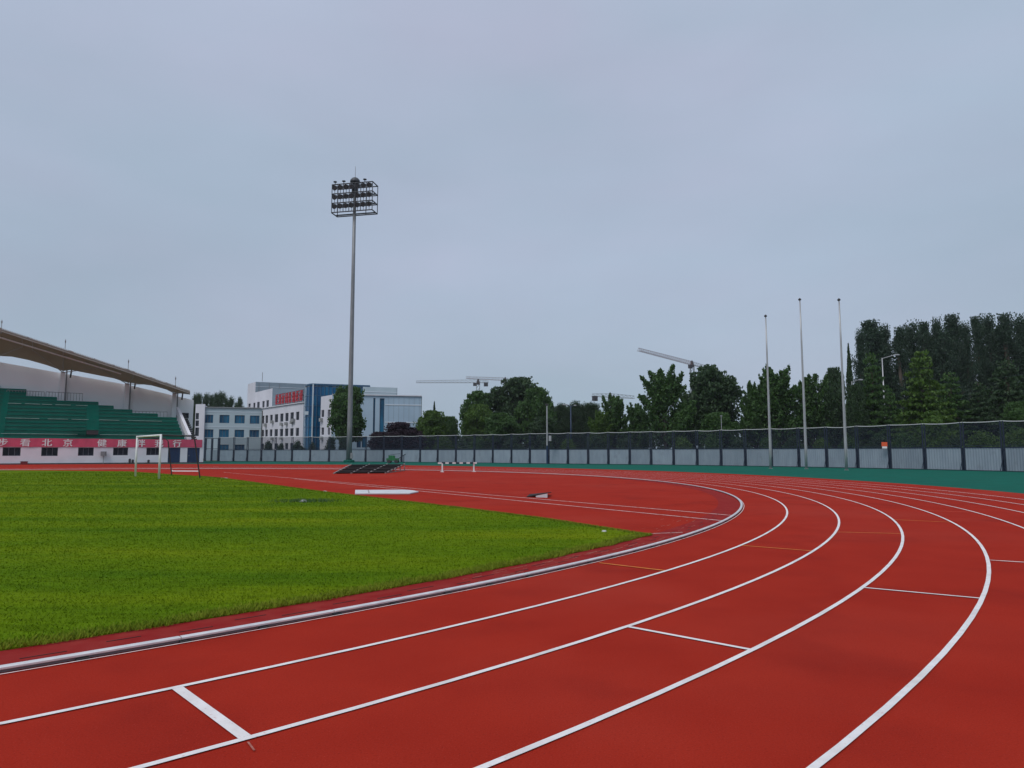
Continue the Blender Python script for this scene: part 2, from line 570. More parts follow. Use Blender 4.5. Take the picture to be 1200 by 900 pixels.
# kerb: aluminium rail in short lengths on feet
kerb = thing('track_kerb', 'silver white raised metal kerb rail along the inner edge of the red track', 'kerb', (*pol(R0, radians(-40)), 0))
SEG = 1.5
dth = SEG / R0
a = A_IN - .25
while a < A_OUT + .02:
    a2 = a + dth - .012 / R0
    n = 6
    mb = MB()
    secs = [(-.064, .026), (-.066, .042), (-.056, .051), (-.012, .051), (0, .044), (0, .030), (-.008, .026)]
    vs = []
    for i in range(n + 1):
        g_ = a + (a2 - a) * i / n
        for dr, z in secs:
            p = pol(R0 + dr, g_)
            vs.append((p[0], p[1], z))
    m_ = len(secs)
    fs = []
    for i in range(n):
        for k in range(m_):
            fs.append((i * m_ + k, (i + 1) * m_ + k, (i + 1) * m_ + (k + 1) % m_, i * m_ + (k + 1) % m_))
    fs += [tuple(range(m_)), tuple(n * m_ + k for k in range(m_ - 1, -1, -1))]
    mb.add(vs, fs)
    rail = mb.build('kerb_rail', M['alu'], kerb)
    lo_ = [pol(R0 - .022, a + (a2 - a) * i / n) for i in range(n + 1)]
    wb = MB(); wb.add([(*p, .004) for p in lo_] + [(*p, .027) for p in lo_], [(i, i + 1, n + 2 + i, n + 1 + i) for i in range(n)])
    wb.build('kerb_shade_web', M['kerb_shade'], rail)  # dark sheet drawn for the shade under the rail
    for ff in (.02, .5):
        p = pol(R0 - .03, a + (a2 - a) * ff)
        tdir = (-sin(a), cos(a))
        MB().box((p[0], p[1], .009), .09, .10, .016, tdir).build('kerb_foot', M['dark'], rail)
    a += dth

# slotted drain between kerb and grass
drain = thing('slot_drain', 'row of dark slots of a drain between the grass and the metal kerb', 'drain', (*pol(36.95, radians(-40)), 0))
k = 0
a = radians(-60)
while a < radians(-22):
    r = 36.93 + (.07 if k % 2 else -.05) + random.uniform(-.03, .03)
    L = random.uniform(.22, .42)
    p = pol(r, a)
    MB().box((p[0], p[1], .0055), L, .014, .005, (-sin(a), cos(a))).build('slot', M['slot'], drain)
    a += (L + random.uniform(.12, .32)) / 37
    k += 1

sc = MB()
for k in range(90):
    a = radians(random.uniform(-41, -26))
    r = random.uniform(36.70, 37.2) if a < radians(-32.5) else random.uniform(35.6, 37.2)
    p = pol(r, a); L = random.uniform(.08, .4); td = np.array([-sin(a), cos(a)]); wd = random.uniform(.006, .02)
    sd_ = np.array([cos(a), sin(a)]) * wd / 2
    q0, q1 = p - td * L / 2, p + td * L / 2
    z = .0062
    sc.add([(*(q0 - sd_), z), (*(q0 + sd_), z), (*(q1 + sd_), z), (*(q1 - sd_), z)], [(0, 1, 2, 3)])
tag(sc.build('scuff_marks', M['smear']), kind='stuff')

# ------------------------------------------------------------------ grass
TIP = pol(36.62, radians(-32.05))
END_DIR = np.array([-sin(AX), cos(AX)])           # the end line of the pitch runs square to the long axis
tip = gnd(755, 627)
b1 = [pol(36.62, a) for a in np.linspace(A_IN - .25, atan2(*(tip - C)[::-1]), 60)]
far = tip + END_DIR * 41
end_pts = [gnd(755, 627), gnd(633, 608), gnd(530, 594.7), gnd(380, 577), gnd(262, 560.8), gnd(232, 558.2)]
end_pts += [gnd(150, 552.6), gnd(60, 551.7), gnd(0, 551.4), gnd(-120, 551.2)]
grass_poly = b1 + end_pts[1:] + [np.array([-120., 20]), np.array([-60., -40])]


def inside(P, poly):
    poly = np.array(poly)
    x, y = P[:, 0], P[:, 1]
    c = np.zeros(len(P), bool)
    j = len(poly) - 1
    for i in range(len(poly)):
        xi, yi = poly[i]; xj, yj = poly[j]
        with np.errstate(divide='ignore', invalid='ignore'):
            t_ = ((yi > y) != (yj > y)) & (x < (xj - xi) * (y - yi) / (yj - yi + 1e-12) + xi)
        c ^= t_
        j = i
    return c


def grass_material(name, blade):
    m = bpy.data.materials.new(name)
    m.use_nodes = True
    t = m.node_tree
    b = t.nodes['Principled BSDF']
    b.inputs['Roughness'].default_value = 1
    b.inputs['Specular IOR Level'].default_value = .02
    tcn = t.nodes.new('ShaderNodeTexCoord')
    n1 = t.nodes.new('ShaderNodeTexNoise'); n1.inputs['Scale'].default_value = .16; n1.inputs['Detail'].default_value = 6
    mpn = t.nodes.new('ShaderNodeMapping'); mpn.inputs['Scale'].default_value = (.7, 3.0, 1); mpn.inputs['Rotation'].default_value = (0, 0, .1)
    t.links.new(tcn.outputs['Object'], mpn.inputs[0]); t.links.new(mpn.outputs[0], n1.inputs['Vector'])
    r = t.nodes.new('ShaderNodeValToRGB')
    els = r.color_ramp.elements
    els[0].position = .30; els[0].color = (.060, .132, .005, 1)
    els[1].position = .72; els[1].color = (.158, .212, .006, 1)
    e_ = els.new(.5); e_.color = (.102, .172, .005, 1)
    t.links.new(n1.outputs['Fac'], r.inputs[0])
    n2 = t.nodes.new('ShaderNodeTexNoise'); n2.inputs['Scale'].default_value = 2.6; n2.inputs['Detail'].default_value = 5
    t.links.new(mpn.outputs[0], n2.inputs['Vector'])
    c = t.nodes.new('ShaderNodeMix'); c.data_type = 'RGBA'; c.blend_type = 'MULTIPLY'; c.inputs[0].default_value = 1
    mr_ = t.nodes.new('ShaderNodeMapRange'); mr_.inputs['From Min'].default_value = .3; mr_.inputs['From Max'].default_value = .7
    mr_.inputs['To Min'].default_value = .78; mr_.inputs['To Max'].default_value = 1.16
    t.links.new(n2.outputs['Fac'], mr_.inputs['Value'])
    t.links.new(r.outputs[0], c.inputs[6]); t.links.new(mr_.outputs[0], c.inputs[7])
    last = c.outputs[2]
    if blade:
        g = t.nodes.new('ShaderNodeNewGeometry')
        c2 = t.nodes.new('ShaderNodeMix'); c2.data_type = 'RGBA'; c2.blend_type = 'MULTIPLY'; c2.inputs[0].default_value = 1
        mr2 = t.nodes.new('ShaderNodeMapRange'); mr2.inputs['To Min'].default_value = .90; mr2.inputs['To Max'].default_value = 1.12
        t.links.new(g.outputs['Random Per Island'], mr2.inputs['Value'])
        t.links.new(last, c2.inputs[6]); t.links.new(mr2.outputs[0], c2.inputs[7])
        last = c2.outputs[2]
    else:
        n3 = t.nodes.new('ShaderNodeTexNoise'); n3.inputs['Scale'].default_value = 30; n3.inputs['Detail'].default_value = 4
        t.links.new(tcn.outputs['Object'], n3.inputs['Vector'])
        bp = t.nodes.new('ShaderNodeBump'); bp.inputs['Strength'].default_value = .6; bp.inputs['Distance'].default_value = .03
        t.links.new(n3.outputs['Fac'], bp.inputs['Height']); t.links.new(bp.outputs[0], b.inputs['Normal'])
    t.links.new(last, b.inputs['Base Color'])
    return m


M['turf'] = grass_material('turf', False)
M['blade'] = grass_material('grass_blade', True)
M['fringe'] = mat('dry_grass_blade', (.22, .25, .03), (.13, .19, .016), rough=1, spec=.02, scale=1.2, island=.6)
turf = fan(grass_poly, .018)
n = len(grass_poly)
turf.add([(p[0], p[1], .018) for p in grass_poly] + [(p[0], p[1], -.003) for p in grass_poly], [(k, (k + 1) % n, n + (k + 1) % n, n + k) for k in range(n)])
struct('turf', turf, M['turf'])


def blades(P, hgt, wid, lean):
    n = len(P)
    az = rng.uniform(0, 2 * pi, n)
    la = rng.uniform(0, 2 * pi, n)
    hh = hgt * rng.uniform(.55, 1.25, n)
    ww = wid * rng.uniform(.7, 1.3, n)
    dx, dy = np.cos(az) * ww / 2, np.sin(az) * ww / 2
    lx, ly = np.cos(la) * hh * lean, np.sin(la) * hh * lean
    V = np.empty((n, 4, 3))
    V[:, 0] = np.c_[P[:, 0] - dx, P[:, 1] - dy, np.full(n, .014)]
    V[:, 1] = np.c_[P[:, 0] + dx, P[:, 1] + dy, np.full(n, .014)]
    V[:, 2] = np.c_[P[:, 0] + lx + dx * .35, P[:, 1] + ly + dy * .35, .014 + hh]
    V[:, 3] = np.c_[P[:, 0] + lx - dx * .35, P[:, 1] + ly - dy * .35, .014 + hh * .97]
    return V.reshape(-1, 3), np.arange(4 * n).reshape(-1, 4)


# blades: as many per square metre as the distance shows
NB = 330000
d = np.exp(rng.uniform(np.log(5.2), np.log(70), NB))
ang = rng.uniform(radians(-46), radians(14), NB)
P = np.c_[d * np.sin(ang), d * np.cos(ang)]
ok = inside(P, grass_poly)
P, d = P[ok], d[ok]
V, Fq = blades(P, np.clip(.017 + d * .0003, 0, .040), .0065 * np.maximum(1, d / 6) ** .9, .95)
o = bpy.data.objects.new('grass', raw_mesh('grass', V, Fq, M['blade']))
COL.objects.link(o)
tag(o, kind='stuff')
# taller, drier fringe along the edge of the turf
L_ = []
for a in np.linspace(radians(-62), atan2(*(tip - C)[::-1]), 26000):
    L_.append(pol(36.67 + .04 * sin(a * 190) * sin(a * 77 + 1) - random.uniform(0, .36) * random.random() ** .4, a))
for i in range(5):
    p, q = end_pts[i], end_pts[i + 1]
    for s in np.linspace(0, 1, 2600):
        L_.append(p + (q - p) * s + np.array([-.8, -.5]) * abs(random.gauss(0, .06)))
P = np.array(L_)
d = np.hypot(P[:, 0], P[:, 1])
V, Fq = blades(P, .040, .0055 * np.maximum(1, d / 6) ** .9, .75)
o = bpy.data.objects.new('grass_fringe', raw_mesh('grass_fringe', V, Fq, M['fringe']))
COL.objects.link(o)
tag(o, kind='stuff')

# ------------------------------------------------------------------ perimeter fence
UZ = 4.35


def fence_hit(px):
    u = (px - 600) / F * CP
    g = FENCE[:, 0] - u * FENCE[:, 1]
    for i in range(len(g) - 1):
        if g[i] >= 0 > g[i + 1]:
            t = g[i] / (g[i] - g[i + 1])
            return FENCE[i] + t * (FENCE[i + 1] - FENCE[i])


posts_px = [1224.5, 1175.8, 1128.6, 1083.4, 1042.6, 1004.7, 968.6, 936, 904, 873.4, 845, 817, 789.4, 763, 738, 713, 689.3, 665.6, 642.8, 621, 599.4, 577.6, 556, 534.4, 513, 492.5, 470.8, 449.8, 428.6, 407, 385.8, 363.6, 342.4, 322.7, 306.4, 290, 274, 256.6]
fp = [pol(76, radians(q)) for q in (-6.5, -3.75, -1.0, 1.75, 4.5, 7.25, 10.0)] + [fence_hit(q) for q in posts_px]
fence = thing('perimeter_fence', 'long fence of grey ribbed sheets with dark posts and dark net above', 'fence', (*fp[8], 0))
for i in range(len(fp) - 1):
    p, q = fp[i], fp[i + 1]
    L = np.linalg.norm(q - p)
    u = (q - p) / L
    w = np.array([-u[1], u[0]])
    if np.dot(w, C - p) < 0:
        w = -w
    # ribbed sheet
    s0, s1 = .17, L - .17
    nr = 26
    vs, fs = [], []
    for k in range(nr * 2 + 1):
        s = s0 + (s1 - s0) * k / (nr * 2)
        off = (.018 if (k // 2) % 2 else -.018)
        b_ = p + u * s + w * off
        vs += [(b_[0], b_[1], .07), (b_[0], b_[1], 2.03)]
    for k in range(nr * 2):
        fs.append((2 * k, 2 * k + 2, 2 * k + 3, 2 * k + 1))
    mb = MB(); mb.add(vs, fs)
    mb.build('sheet_panel', M['hoard'], fence)
    c = (p + q) / 2
    r_ = MB()
    r_.box((c[0], c[1], 2.08), L - .1, .07, .12, u)
    r_.box((c[0], c[1], 2.24), L - .1, .05, .05, u)
    r_.build('middle_rail', M['navy'], fence)
    MB().box((c[0], c[1], .035), L - .3, .06, .05, u).build('bottom_rail', M['navy'], fence)
    nm = MB()
    a_, b_ = p + u * .1 - w * .01, q - u * .1 - w * .01
    nm.add([(a_[0], a_[1], 2.26), (b_[0], b_[1], 2.26), (b_[0], b_[1], UZ - .03), (a_[0], a_[1], UZ - .03)], [(0, 1, 2, 3)])
    nm.build('net', M['net'], fence)
    wm = MB()
    pr = None
    for k in range(7):
        s = k / 6
        z = UZ - .09 * 4 * s * (1 - s) * (.4 + .8 * ((i * 7) % 5) / 5)
        b_ = p + (q - p) * s
        cur = (b_[0], b_[1], z)
        if pr: wm.tube(pr, cur, .04, n=5, cap=False)
        pr = cur
    wm.build('top_wire', M['wire'], fence)
for i, p in enumerate(fp):
    u = fp[min(i + 1, len(fp) - 1)] - fp[max(i - 1, 0)]
    u = u / np.linalg.norm(u)
    w = np.array([-u[1], u[0]])
    if np.dot(w, C - p) < 0:
        w = -w
    mb = MB()
    for s in (-.115, .115):
        b_ = p + u * s
        mb.box((b_[0], b_[1], UZ / 2), .11, .09, UZ, u)
    b_ = p - w * .05
    mb.box((b_[0], b_[1], 1.02), .27, .05, 2.04, u)
    f_ = p + w * .55
    mb.tube((f_[0], f_[1], 0), (b_[0], b_[1], 1.6), .03, n=5)
    mb.box((p[0], p[1], UZ - .3), .23, .04, .05, u)
    mb.box((p[0], p[1], 3.0), .23, .04, .05, u)
    mb.build('post', M['navy'], fence)
# little orange board on the fence
p = at(1036.5, 522, 70.9)
o = thing('warning_board', 'small orange board with a white strip fixed on the fence rail', 'sign', (p[0], p[1], 0))
MB().box((p[0], p[1], p[2] + .12), .52, .03, .42, (.9, -.43)).build('panel', M['orange'], o)
MB().box((p[0] - .01, p[1] - .025, p[2] - .2), .44, .02, .2, (.9, -.43)).build('white_strip', M['paint'], o)

# entrance gate beside the stand
gr = thing('entrance_gate', 'dark framed double gate with grey lower panels beside the end of the stand', 'gate', (*fence_hit(249), 0))
g0, g1 = fence_hit(240.5), fence_hit(256)
u = (g1 - g0) / np.linalg.norm(g1 - g0)
LG = np.linalg.norm(g1 - g0)
for s in (0, .5, 1):
    b_ = g0 + u * LG * s
    MB().box((b_[0], b_[1], 2.1), .34, .2, 4.2, u).build('gate_post', M['navy'], gr)
for s in (.25, .75):
    b_ = g0 + u * LG * s
    MB().box((b_[0], b_[1], 1.1), LG * .5 - .3, .06, 1.9, u).build('gate_panel', M['hoard'], gr)
    MB().box((b_[0], b_[1], 2.25), LG * .5 - .2, .07, .1, u).build('gate_rail', M['navy'], gr)
    MB().box((b_[0], b_[1], 4.15), LG * .5 - .2, .07, .1, u).build('gate_rail', M['navy'], gr)

# ------------------------------------------------------------------ grandstand
S0 = np.array([-68.5, 95.0])
SU = np.array([cos(radians(33)), sin(radians(33))])
SN = np.array([-SU[1], SU[0]])


def sp(tt, D, z):
    q = S0 + SU * tt + SN * D
    return np.array([q[0], q[1], z])


def shit(px, py, D):
    return plane_hit(S0 + SN * D, SU, px, py)


T_L = -26.0
T_E = shit(238.5, 530, 0)[0]
stand = thing('grandstand', 'long grandstand with green tiered seating under a brown curved membrane roof', 'grandstand', (*(S0 + SU * 5), 0))


def holed_wall(origin, U, N, L0, L1, z0, z1, holes, thick):
    """a wall with real openings; N points into the wall"""
    mb = MB()
    ss = sorted(set([L0, L1] + [h[0] for h in holes] + [h[1] for h in holes]))
    zs = sorted(set([z0, z1] + [h[2] for h in holes] + [h[3] for h in holes]))
    P3 = lambda s, z, d: (origin[0] + U[0] * s + N[0] * d, origin[1] + U[1] * s + N[1] * d, z)
    for i in range(len(ss) - 1):
        for j in range(len(zs) - 1):
            cs, cz = (ss[i] + ss[i + 1]) / 2, (zs[j] + zs[j + 1]) / 2
            if any(h[0] < cs < h[1] and h[2] < cz < h[3] for h in holes):
                continue
            mb.add([P3(ss[i], zs[j], 0), P3(ss[i + 1], zs[j], 0), P3(ss[i + 1], zs[j + 1], 0), P3(ss[i], zs[j + 1], 0)], [(0, 1, 2, 3)])
    for a, b_, c, d_ in holes:
        q = [(a, c), (b_, c), (b_, d_), (a, d_)]
        for k in range(4):
            (s_, z_), (t_, y_) = q[k], q[(k + 1) % 4]
            mb.add([P3(s_, z_, 0), P3(t_, y_, 0), P3(t_, y_, thick), P3(s_, z_, thick)], [(3, 2, 1, 0)])
    # top, ends and back
    mb.add([P3(L0, z1, 0), P3(L1, z1, 0), P3(L1, z1, thick), P3(L0, z1, thick)], [(0, 1, 2, 3)])
    mb.add([P3(L1, z0, 0), P3(L1, z0, thick), P3(L1, z1, thick), P3(L1, z1, 0)], [(0, 1, 2, 3)])
    mb.add([P3(L0, z0, 0), P3(L0, z1, 0), P3(L0, z1, thick), P3(L0, z0, thick)], [(0, 1, 2, 3)])
    return mb


def window(parent, origin, U, N, h, depth, gm, split=2, fw=.06, name='window'):
    """frame set back in its opening with a pane behind it"""
    a, b_, c, d_ = h
    P3 = lambda s, z, d: (origin[0] + U[0] * s + N[0] * d, origin[1] + U[1] * s + N[1] * d, z)
    fm = MB()
    W_, H_ = b_ - a, d_ - c
    for s in [a + fw / 2, b_ - fw / 2] + [a + W_ * k / split for k in range(1, split)]:
        fm.box(P3(s, (c + d_) / 2, depth - .03), fw, .05, H_, U)
    for z in (c + fw / 2, d_ - fw / 2):
        fm.box(P3((a + b_) / 2, z, depth - .03), W_ - 2 * fw, .045, fw, U)
    f = fm.build(name, M['frame'], parent)
    pm = MB()
    pm.add([P3(a, c, depth), P3(b_, c, depth), P3(b_, d_, depth), P3(a, d_, depth)], [(0, 1, 2, 3)])
    pm.build('pane', gm, f)
    return f


def srect(x0, x1, y0, y1, D=0.0):
    s0, zt = shit(x0, y0, D)
    s1, _ = shit(x1, y1, D)
    _, zb = shit((x0 + x1) / 2, y1, D)
    _, zt = shit((x0 + x1) / 2, y0, D)
    return (s0, s1, zb, zt)


wins = [srect(3.3, 23.8, 523.9, 534.3), srect(48.7, 67.5, 523.9, 534.4), srect(91.8, 109.5, 523.9, 534.1), srect(132.8, 149.8, 524, 533.6), srect(171.8, 187.5, 524.2, 533.4)]
doors = [srect(197.2, 210.8, 524.6, 541.0), srect(219.8, 233.6, 524.6, 541.2)]
WZ = 2.36
wins = [(a, b_, c, min(d_, WZ - .05)) for a, b_, c, d_ in wins]
doors = [(a, b_, .12, WZ - .05) for a, b_, c, d_ in doors]
extra = [(w0 - 6.3 * k, w0 - 6.3 * k + 2.5, wins[0][2], wins[0][3]) for k in range(1, 4) for w0 in [wins[0][0]]]
holed_wall(S0, SU, SN, T_L, T_E, 0, 3.5, wins + doors + extra, .25).build('front_wall', M['white'], stand)
for h in wins + extra:
    window(stand, S0, SU, SN, h, .2, M['glass'], 3)
for h in doors:
    c = (h[0] + h[1]) / 2
    p = sp(c, .12, (h[2] + h[3]) / 2)
    dd = MB().box(p, h[1] - h[0], .06, h[3] - h[2], SU).build('door', M['door'], stand)
    MB().box(sp(h[0] + .25, .06, 1.15), .06, .06, .2, SU).build('handle', M['grey'], dd)
    for s in (.25, .5, .75):
        MB().box(sp(h[0] + (h[1] - h[0]) * s, .085, (h[2] + h[3]) / 2), .03, .02, h[3] - h[2] - .1, SU).build('door_rib', M['navy'], dd)
# end return wall and plinth
mb = MB()
e0, e1 = sp(T_E - .25, .26, 0), sp(T_E - .25, 12.0, 0)
cc = (e0 + e1) / 2
mb.box((cc[0], cc[1], 1.75), 11.7, .5, 3.5, SN)
mb.build('end_wall', M['white'], stand)
c = sp((T_L + T_E) / 2, -.16, .08)
MB().box(c, T_E - T_L, .3, .16, SU).build('plinth', M['lampdark'], stand)

# seat tiers: each row stops where the stepped top of the stand cuts it off
OUTL = [(-400, 440), (-60, 453), (0, 455.5), (31, 456), (31.2, 462), (52, 463), (52.2, 465.5), (67, 465.5), (67.2, 468.5), (100, 468.5), (100.2, 471.8), (116, 471.8), (116.2, 475), (134, 475), (134.2, 477.5), (144, 477.5), (145, 479.5), (184, 485.5), (207.5, 490), (217.5, 514), (218, 560)]
ox = [q[0] for q in OUTL]; oy = [q[1] for q in OUTL]
ROWS = 15
DD, ZZ = .80, .56
row_info = []
for k in range(ROWS):
    D, z = .55 + DD * k, 3.62 + ZZ * k
    te = None
    for tt in np.arange(T_L, T_E, .1):
        px, py = proj(sp(tt, D, z))
        if px < 0 or py >= np.interp(px, ox, oy) - .25:
            te = tt
    px, py = proj(sp(te, D, z))
    row_info.append((D, z, te))
    if te < T_L + 1:
        continue
    mb = MB()
    L = te - T_L
    mb.box(sp((T_L + te) / 2, D + DD / 2, z - .076 - ZZ / 2), L, DD - .03, ZZ, SU)
    row = mb.build('seat_tier', M['seatd'], stand)
    bm_ = MB()
    bm_.box(sp((T_L + te) / 2, D + .17, z - .04), L, .40, .07, SU)
    bm_.build('bench', M['seat'], row)
    if k < 14:
        bk = MB()
        bk.box(sp((T_L + te) / 2, D + .36, z + .07), L - .05, .05, .14, SU)
        bk.build('seat_back', M['seat'], row)
# painted aisle stripes on three of the tiers
for k, segs in ((1, [(2, 92), (118, 203)]), (5, [(6, 46), (56, 80), (84, 104), (116, 140), (150, 190)]), (9, [(8, 24), (28, 46), (48, 60), (64, 82), (88, 102)])):
    D, z, te = row_info[k]
    for x0, x1 in segs:
        s0 = shit(x0, 490, D)[0]; s1 = min(shit(x1, 490, D)[0], te - .1)
        if s1 - s0 < .4: continue
        MB().box(sp((s0 + s1) / 2, D - .04, z + .0), s1 - s0, .05, .06, SU).build('aisle_stripe', M['stripe'], stand)
# stairs up through the tiers
for xa, xb in ((0, 7.5), (101, 115.5)):
    ta, tb = shit(xa, 495, 6)[0], shit(xb, 495, 6)[0]
    st = MB()
    for k in range(ROWS - 1):
        D, z, te = row_info[k]
        if te < tb + .1: continue
        st.box(sp((ta + tb) / 2, D + DD / 2 - .04, z + .05 - .25), tb - ta, DD, .62, SU)
    st.build('stairway', M['seat'], stand)
# entrance to the seats: solid block, its inner shade painted dark
ta, za = shit(101, 509.2, 1.4); tb, zb = shit(115, 504.6, 1.4)
MB().box(sp((ta + tb) / 2, .95, (za + zb) / 2), tb - ta, .9, zb - za, SU).build('entrance', M['dark'], stand)
MB().box(sp((ta + tb) / 2 - .9, .95, zb + .06), tb - ta + 2, 1.0, .1, SU).build('entrance_roof', M['seatd'], stand)
# rails
for (x0, y0, x1, y1, D, n) in ((8, 457.0, 52, 459.2, 10.6, 13), (54, 459.2, 97, 461.2, 10.2, 12), (113, 480, 146, 481.5, 7.6, 10), (146, 481.5, 196, 482.8, 7.2, 12)):
    s0, z0 = shit(x0, y0, D); s1, z1 = shit(x1, y1, D)
    mb = MB()
    mb.tube(sp(s0, D, z0), sp(s1, D, z1), .045, n=5)
    for k in range(n + 1):
        f = k / n
        s = s0 + (s1 - s0) * f; z = z0 + (z1 - z0) * f
        mb.tube(sp(s, D, z), sp(s, D, z - 1.15), .03, n=4)
    mb.build('railing', M['grey'], stand)
# back wall: its top runs down towards the end of the stand
DB = 12.4
prof = [(-60, 405), (0, 424.4), (75, 437.8), (151, 451.2), (227, 469)]
top = [shit(x, y, DB) for x, y in prof]
top = [(T_L - 2, top[0][1] + .6)] + [q for q in top if q[0] > T_L - 1.9]
mb = MB()
for i in range(len(top) - 1):
    (s0, z0), (s1, z1) = top[i], top[i + 1]
    a_, b_ = sp(s0, DB, 0), sp(s1, DB, 0)
    c_, d_ = sp(s0, DB + .5, 0), sp(s1, DB + .5, 0)
    mb.add([(*a_[:2], 0), (*b_[:2], 0), (*b_[:2], z1), (*a_[:2], z0), (*c_[:2], 0), (*d_[:2], 0), (*d_[:2], z1), (*c_[:2], z0)],
           [(0, 1, 2, 3), (5, 4, 7, 6), (3, 2, 6, 7), (1, 5, 6, 2), (4, 0, 3, 7)])
mb.build('back_wall', M['white2'], stand)
for r_ in ((209.5, 221, 483.8, 490), (214.5, 221, 492.5, 499.5), (216, 221, 501.5, 508)):
    h = srect(*r_, DB)
    o_ = S0 + SN * (DB - .12)
    window(stand, o_, SU, SN, h, .06, M['glass'], 2, .08, 'opening')
# columns with a dark downpipe
colx = [(-12, 421, 470), (74, 436, 470), (149, 449.5, 482), (204.5, 460.5, 492)]
ctops = []
for x, y0, y1 in colx:
    D = 11.9
    s, zt = shit(x, y0, D)
    _, zb = shit(x, y1, D)
    MB().box(sp(s, D, (zt + zb) / 2), .62, .5, zt - zb, SU).build('column', M['white2'], stand)
    MB().tube(sp(s + .48, D - .1, zb), sp(s + .48, D - .1, zt + .3), .11, n=6).build('downpipe', M['grey'], stand)
    s2, z2 = shit(x + 9, y0 - (1 if x > 150 else 3), DB - .3)
    MB().tube(sp(s2, DB - .3, z2 - 1.3), sp(s2 + .15, DB - .3, z2 + .5), .13, n=6).build('strut', M['dark'], stand)
    ctops.append((s, zt))
# slanting end parapet of the tiers
a_ = shit(206.5, 481, 9.5); b_ = shit(220.5, 513.5, .6)
A3, B3 = sp(a_[0], 9.5, a_[1]), sp(b_[0], .6, b_[1])
mb = MB()
dz = np.array([0, 0, .55]); du = np.array([SU[0], SU[1], 0]) * .42
vs = [A3 - dz, A3 - dz + du, A3 + dz + du, A3 + dz, B3 - dz, B3 - dz + du, B3 + dz + du, B3 + dz]
mb.add(vs, [(3, 2, 1, 0), (4, 5, 6, 7), (0, 1, 5, 4), (1, 2, 6, 5), (2, 3, 7, 6), (3, 0, 4, 7)])
mb.build('end_parapet', M['white'], stand)
# flight of dark steps beyond the parapet
mb = MB()
for k in range(14):
    f = (k + .5) / 14
    p = A3 * (1 - f) + B3 * f + du * 2.1
    mb.box((p[0], p[1], p[2] - .35), .8, .7, .25, SU)
mb.build('end_steps', M['dark'], stand)

# membrane roof
front = [(-70, 364.5), (0, 387.8), (74, 411.8), (150, 436.3), (205, 455), (222.5, 461.2)]
back = [(-70, 404), (-40, 412), (-12, 419), (0, 417.2), (14, 418), (33, 421.8), (55, 428), (74, 434.8), (83, 433.5), (111, 439), (133, 443.3), (149, 448.3), (156, 449), (178, 451.8), (196, 456.8), (204.5, 460.2), (222.5, 462.4)]
DF = 5.0
xs = sorted(set([q[0] for q in back] + [q[0] for q in front] + list(range(-70, 222, 6))))
NJ = 8
grid = []
for x in xs:
    fs_, fz = shit(x, np.interp(x, [q[0] for q in front], [q[1] for q in front]), DF)
    bs_, bz = shit(x, np.interp(x, [q[0] for q in back], [q[1] for q in back]), DB - .6)
    col = []
    for j in range(NJ + 1):
        f = j / NJ
        D = DF + (DB - .6 - DF) * f
        sag = .35 * sin(pi * f)
        col.append(sp(fs_ + (bs_ - fs_) * f, D, fz + (bz - fz) * f + sag))
    grid.append(col)
mb = MB()
nx = len(xs)
vs = [p for col in grid for p in col] + [p + np.array([0, 0, .22]) for col in grid for p in col]
m1 = NJ + 1
off = nx * m1
fs = []
for i in range(nx - 1):
    for j in range(NJ):
        q = (i * m1 + j, (i + 1) * m1 + j, (i + 1) * m1 + j + 1, i * m1 + j + 1)
        fs.append(tuple(reversed(q))); fs.append(tuple(k + off for k in q))
    for j in (0, NJ):
        fs.append((i * m1 + j, (i + 1) * m1 + j, (i + 1) * m1 + j + off, i * m1 + j + off))
mb.add(vs, fs)
roof = mb.build('roof_membrane', M['membrane'], stand, smooth=False)
# front edge truss, ticks, lower white pipe, ribs
tr_ = MB()
dn = np.array([0, 0, .24])
for i in range(nx - 1):
    a_, b_ = grid[i][0], grid[i + 1][0]
    tr_.tube(a_ + dn, b_ + dn, .09, n=5, cap=False)
    tr_.tube(a_, b_, .07, n=5, cap=False)
    tr_.tube(a_, b_ + dn, .035, n=4, cap=False)
tr_.build('front_truss', M['roofedge'], stand)
tk = MB()
for i in range(nx - 1):
    for f in np.arange(0, 1, .34):
        p = grid[i][0] * (1 - f) + grid[i + 1][0] * f
        tk.box((p[0], p[1], p[2] + .38), .12, .2, .16, SU)
tk.build('edge_clips', M['roofedge'], stand)['kind'] = 'stuff'
s0, z0 = shit(-20, 389.5, 6.6); s1, z1 = shit(142, 438.2, 6.6)
wp = MB()
for k in range(8):
    f0, f1 = k / 8, (k + 1) / 8
    wp.tube(sp(s0 + (s1 - s0) * f0, 6.6, z0 + (z1 - z0) * f0), sp(s0 + (s1 - s0) * f1, 6.6, z0 + (z1 - z0) * f1), .11, n=6, cap=False)
wp.build('white_pipe', M['paint'], stand)
for (s, zt) in ctops:
    rb = MB()
    for ds in (-4.2, 0, 4.2):
        i = min(range(nx), key=lambda q: abs(((grid[q][0][:2] - S0) @ SU) - (s + ds)))
        q = grid[i][0] - np.array([0, 0, .1])
        mid = grid[i][4] - np.array([0, 0, .12])
        rb.tube(sp(s, DB - .8, zt - .1), mid, .06, n=5)
        rb.tube(mid, q, .06, n=5)
    rb.build('roof_rib', M['roofedge'], stand)
# lightning rods on the roof
for x, y0, y1 in ((1.3, 374.5, 390), (76, 397.5, 412.5), (150, 421, 436), (205.3, 441, 455.5)):
    s, zb = shit(x, y1, DF); _, zt = shit(x, y0, DF)
    rd = MB()
    rd.tube(sp(s, DF, zb - .1), sp(s, DF, zt), .05, .035, n=5)
    rd.box(sp(s, DF, zt - .35), .16, .16, .3, SU)
    rd.build('lightning_rod', M['grey'], stand)

